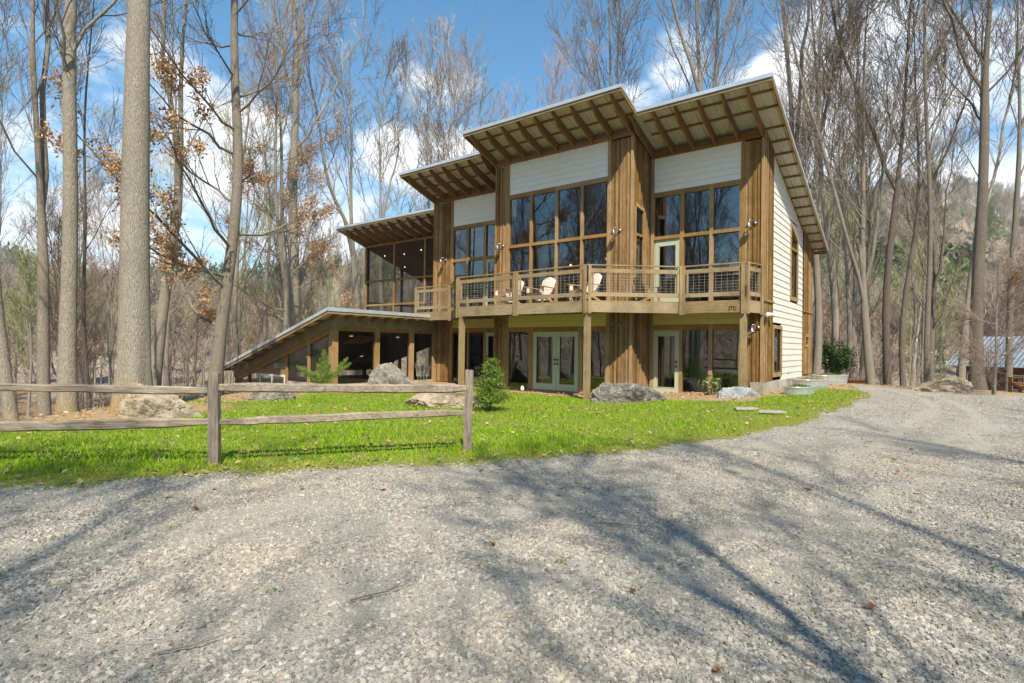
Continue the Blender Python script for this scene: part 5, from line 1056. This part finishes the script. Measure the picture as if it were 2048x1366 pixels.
for b in ((420,300,.14,.30),(60,400,.30,.2),(300,460,.2,.15),(850,270,.13,.34),(930,150,.07,.25),(640,500,.16,.26),(1360,70,.09,.30),(1480,30,.08,.22),(880,300,.12,.3),(1700,200,.26,.34),(1950,300,.3,.30),(1800,60,.16,.15),(1560,130,.14,.22),(1230,190,.08,.2)):
    o_=blob(*b); acc=o_ if acc is None else mt('MAXIMUM',acc,o_)
low=nn_('ShaderNodeMapRange'); low.inputs[1].default_value=.45; low.inputs[2].default_value=.05; low.inputs[3].default_value=-.17; low.inputs[4].default_value=.03; L(sx.outputs[2],low.inputs[0])
den=mt('ADD',mt('ADD',mt('MULTIPLY',mt('SUBTRACT',n1,.5),1.25),mt('MULTIPLY',mt('SUBTRACT',n2,.5),.35)),mt('ADD',acc,low.outputs[0]))
cm=nn_('ShaderNodeMapRange'); cm.interpolation_type='SMOOTHSTEP'; cm.inputs[1].default_value=.0; cm.inputs[2].default_value=.26; L(den,cm.inputs[0])
sh_=nn_('ShaderNodeMapRange'); sh_.inputs[1].default_value=.12; sh_.inputs[2].default_value=.5; sh_.inputs[3].default_value=1.0; sh_.inputs[4].default_value=.0; L(den,sh_.inputs[0])
cc=nn_('ShaderNodeMix'); cc.data_type='RGBA'; cc.inputs[6].default_value=(3.9,4.3,4.9,1); cc.inputs[7].default_value=(6.2,6.3,6.4,1); L(mt('MULTIPLY',n2,1.55,True),cc.inputs[0])
mx=nn_('ShaderNodeMix'); mx.data_type='RGBA'; hs=nn_('ShaderNodeHueSaturation'); hs.inputs['Saturation'].default_value=1.22; hs.inputs['Hue'].default_value=.487; hs.inputs['Value'].default_value=.90; L(sk.outputs[0],hs.inputs['Color'])
L(mt('MULTIPLY',cm.outputs[0],.93),mx.inputs[0]); L(hs.outputs[0],mx.inputs[6]); L(cc.outputs[2],mx.inputs[7]); L(mx.outputs[2],bg.inputs[0]); bg.inputs[1].default_value=.15; L(bg.outputs[0],out.inputs[0])
HZ=MB().box(-1050,1050,-1050,1050,-60,140); hz=NT('haze'); pv_=hz.n('ShaderNodeVolumePrincipled'); pv_.inputs['Color'].default_value=(.72,.84,1,1); pv_.inputs['Density'].default_value=.00028; hz.t.links.new(pv_.outputs[0],hz.out.inputs['Volume'])
M['haze']=hz.m; tag(HZ.build('haze',hz.m),'thin blue air between the near trees and the far ridges','haze',kind='stuff')
sun=bpy.data.lights.new('sun','SUN'); sun.energy=4.8; sun.angle=R(.53); sun.color=(1,.92,.79); so=bpy.data.objects.new('sun',sun); COL.objects.link(so)
sd3=Vector((-.235,1.333,-1.765)).normalized(); so.rotation_euler=sd3.to_track_quat('-Z','Y').to_euler(); so.location=(0,-10,30)
cam=bpy.data.cameras.new('camera'); cam.sensor_width=36; cam.lens=1113/2048*36; cam.clip_end=6000; cam.clip_start=.05
co=bpy.data.objects.new('camera',cam); COL.objects.link(co); scene.camera=co; co.location=(0,0,1.55)
CX= [0.999919, -0.012727, 0.0, -0.000119, -0.009335, -0.999956, 0.012726, 0.999875, -0.009336]
# camera axes solved from the vanishing points of the facade
co.matrix_world=Matrix(((CX[0],CX[1],CX[2],0),(CX[3],CX[4],CX[5],0),(CX[6],CX[7],CX[8],1.55),(0,0,0,1)))
scene.view_settings.view_transform='Standard'; scene.view_settings.look='None'; scene.view_settings.exposure=.60; scene.view_settings.gamma=1
scene.render.engine='CYCLES'; scene.cycles.max_bounces=8; scene.cycles.transparent_max_bounces=16; scene.cycles.diffuse_bounces=3; scene.cycles.glossy_bounces=4; scene.cycles.caustics_reflective=False; scene.cycles.caustics_refractive=False; scene.cycles.sample_clamp_indirect=8
scene.render.resolution_x=1024; scene.render.resolution_y=683
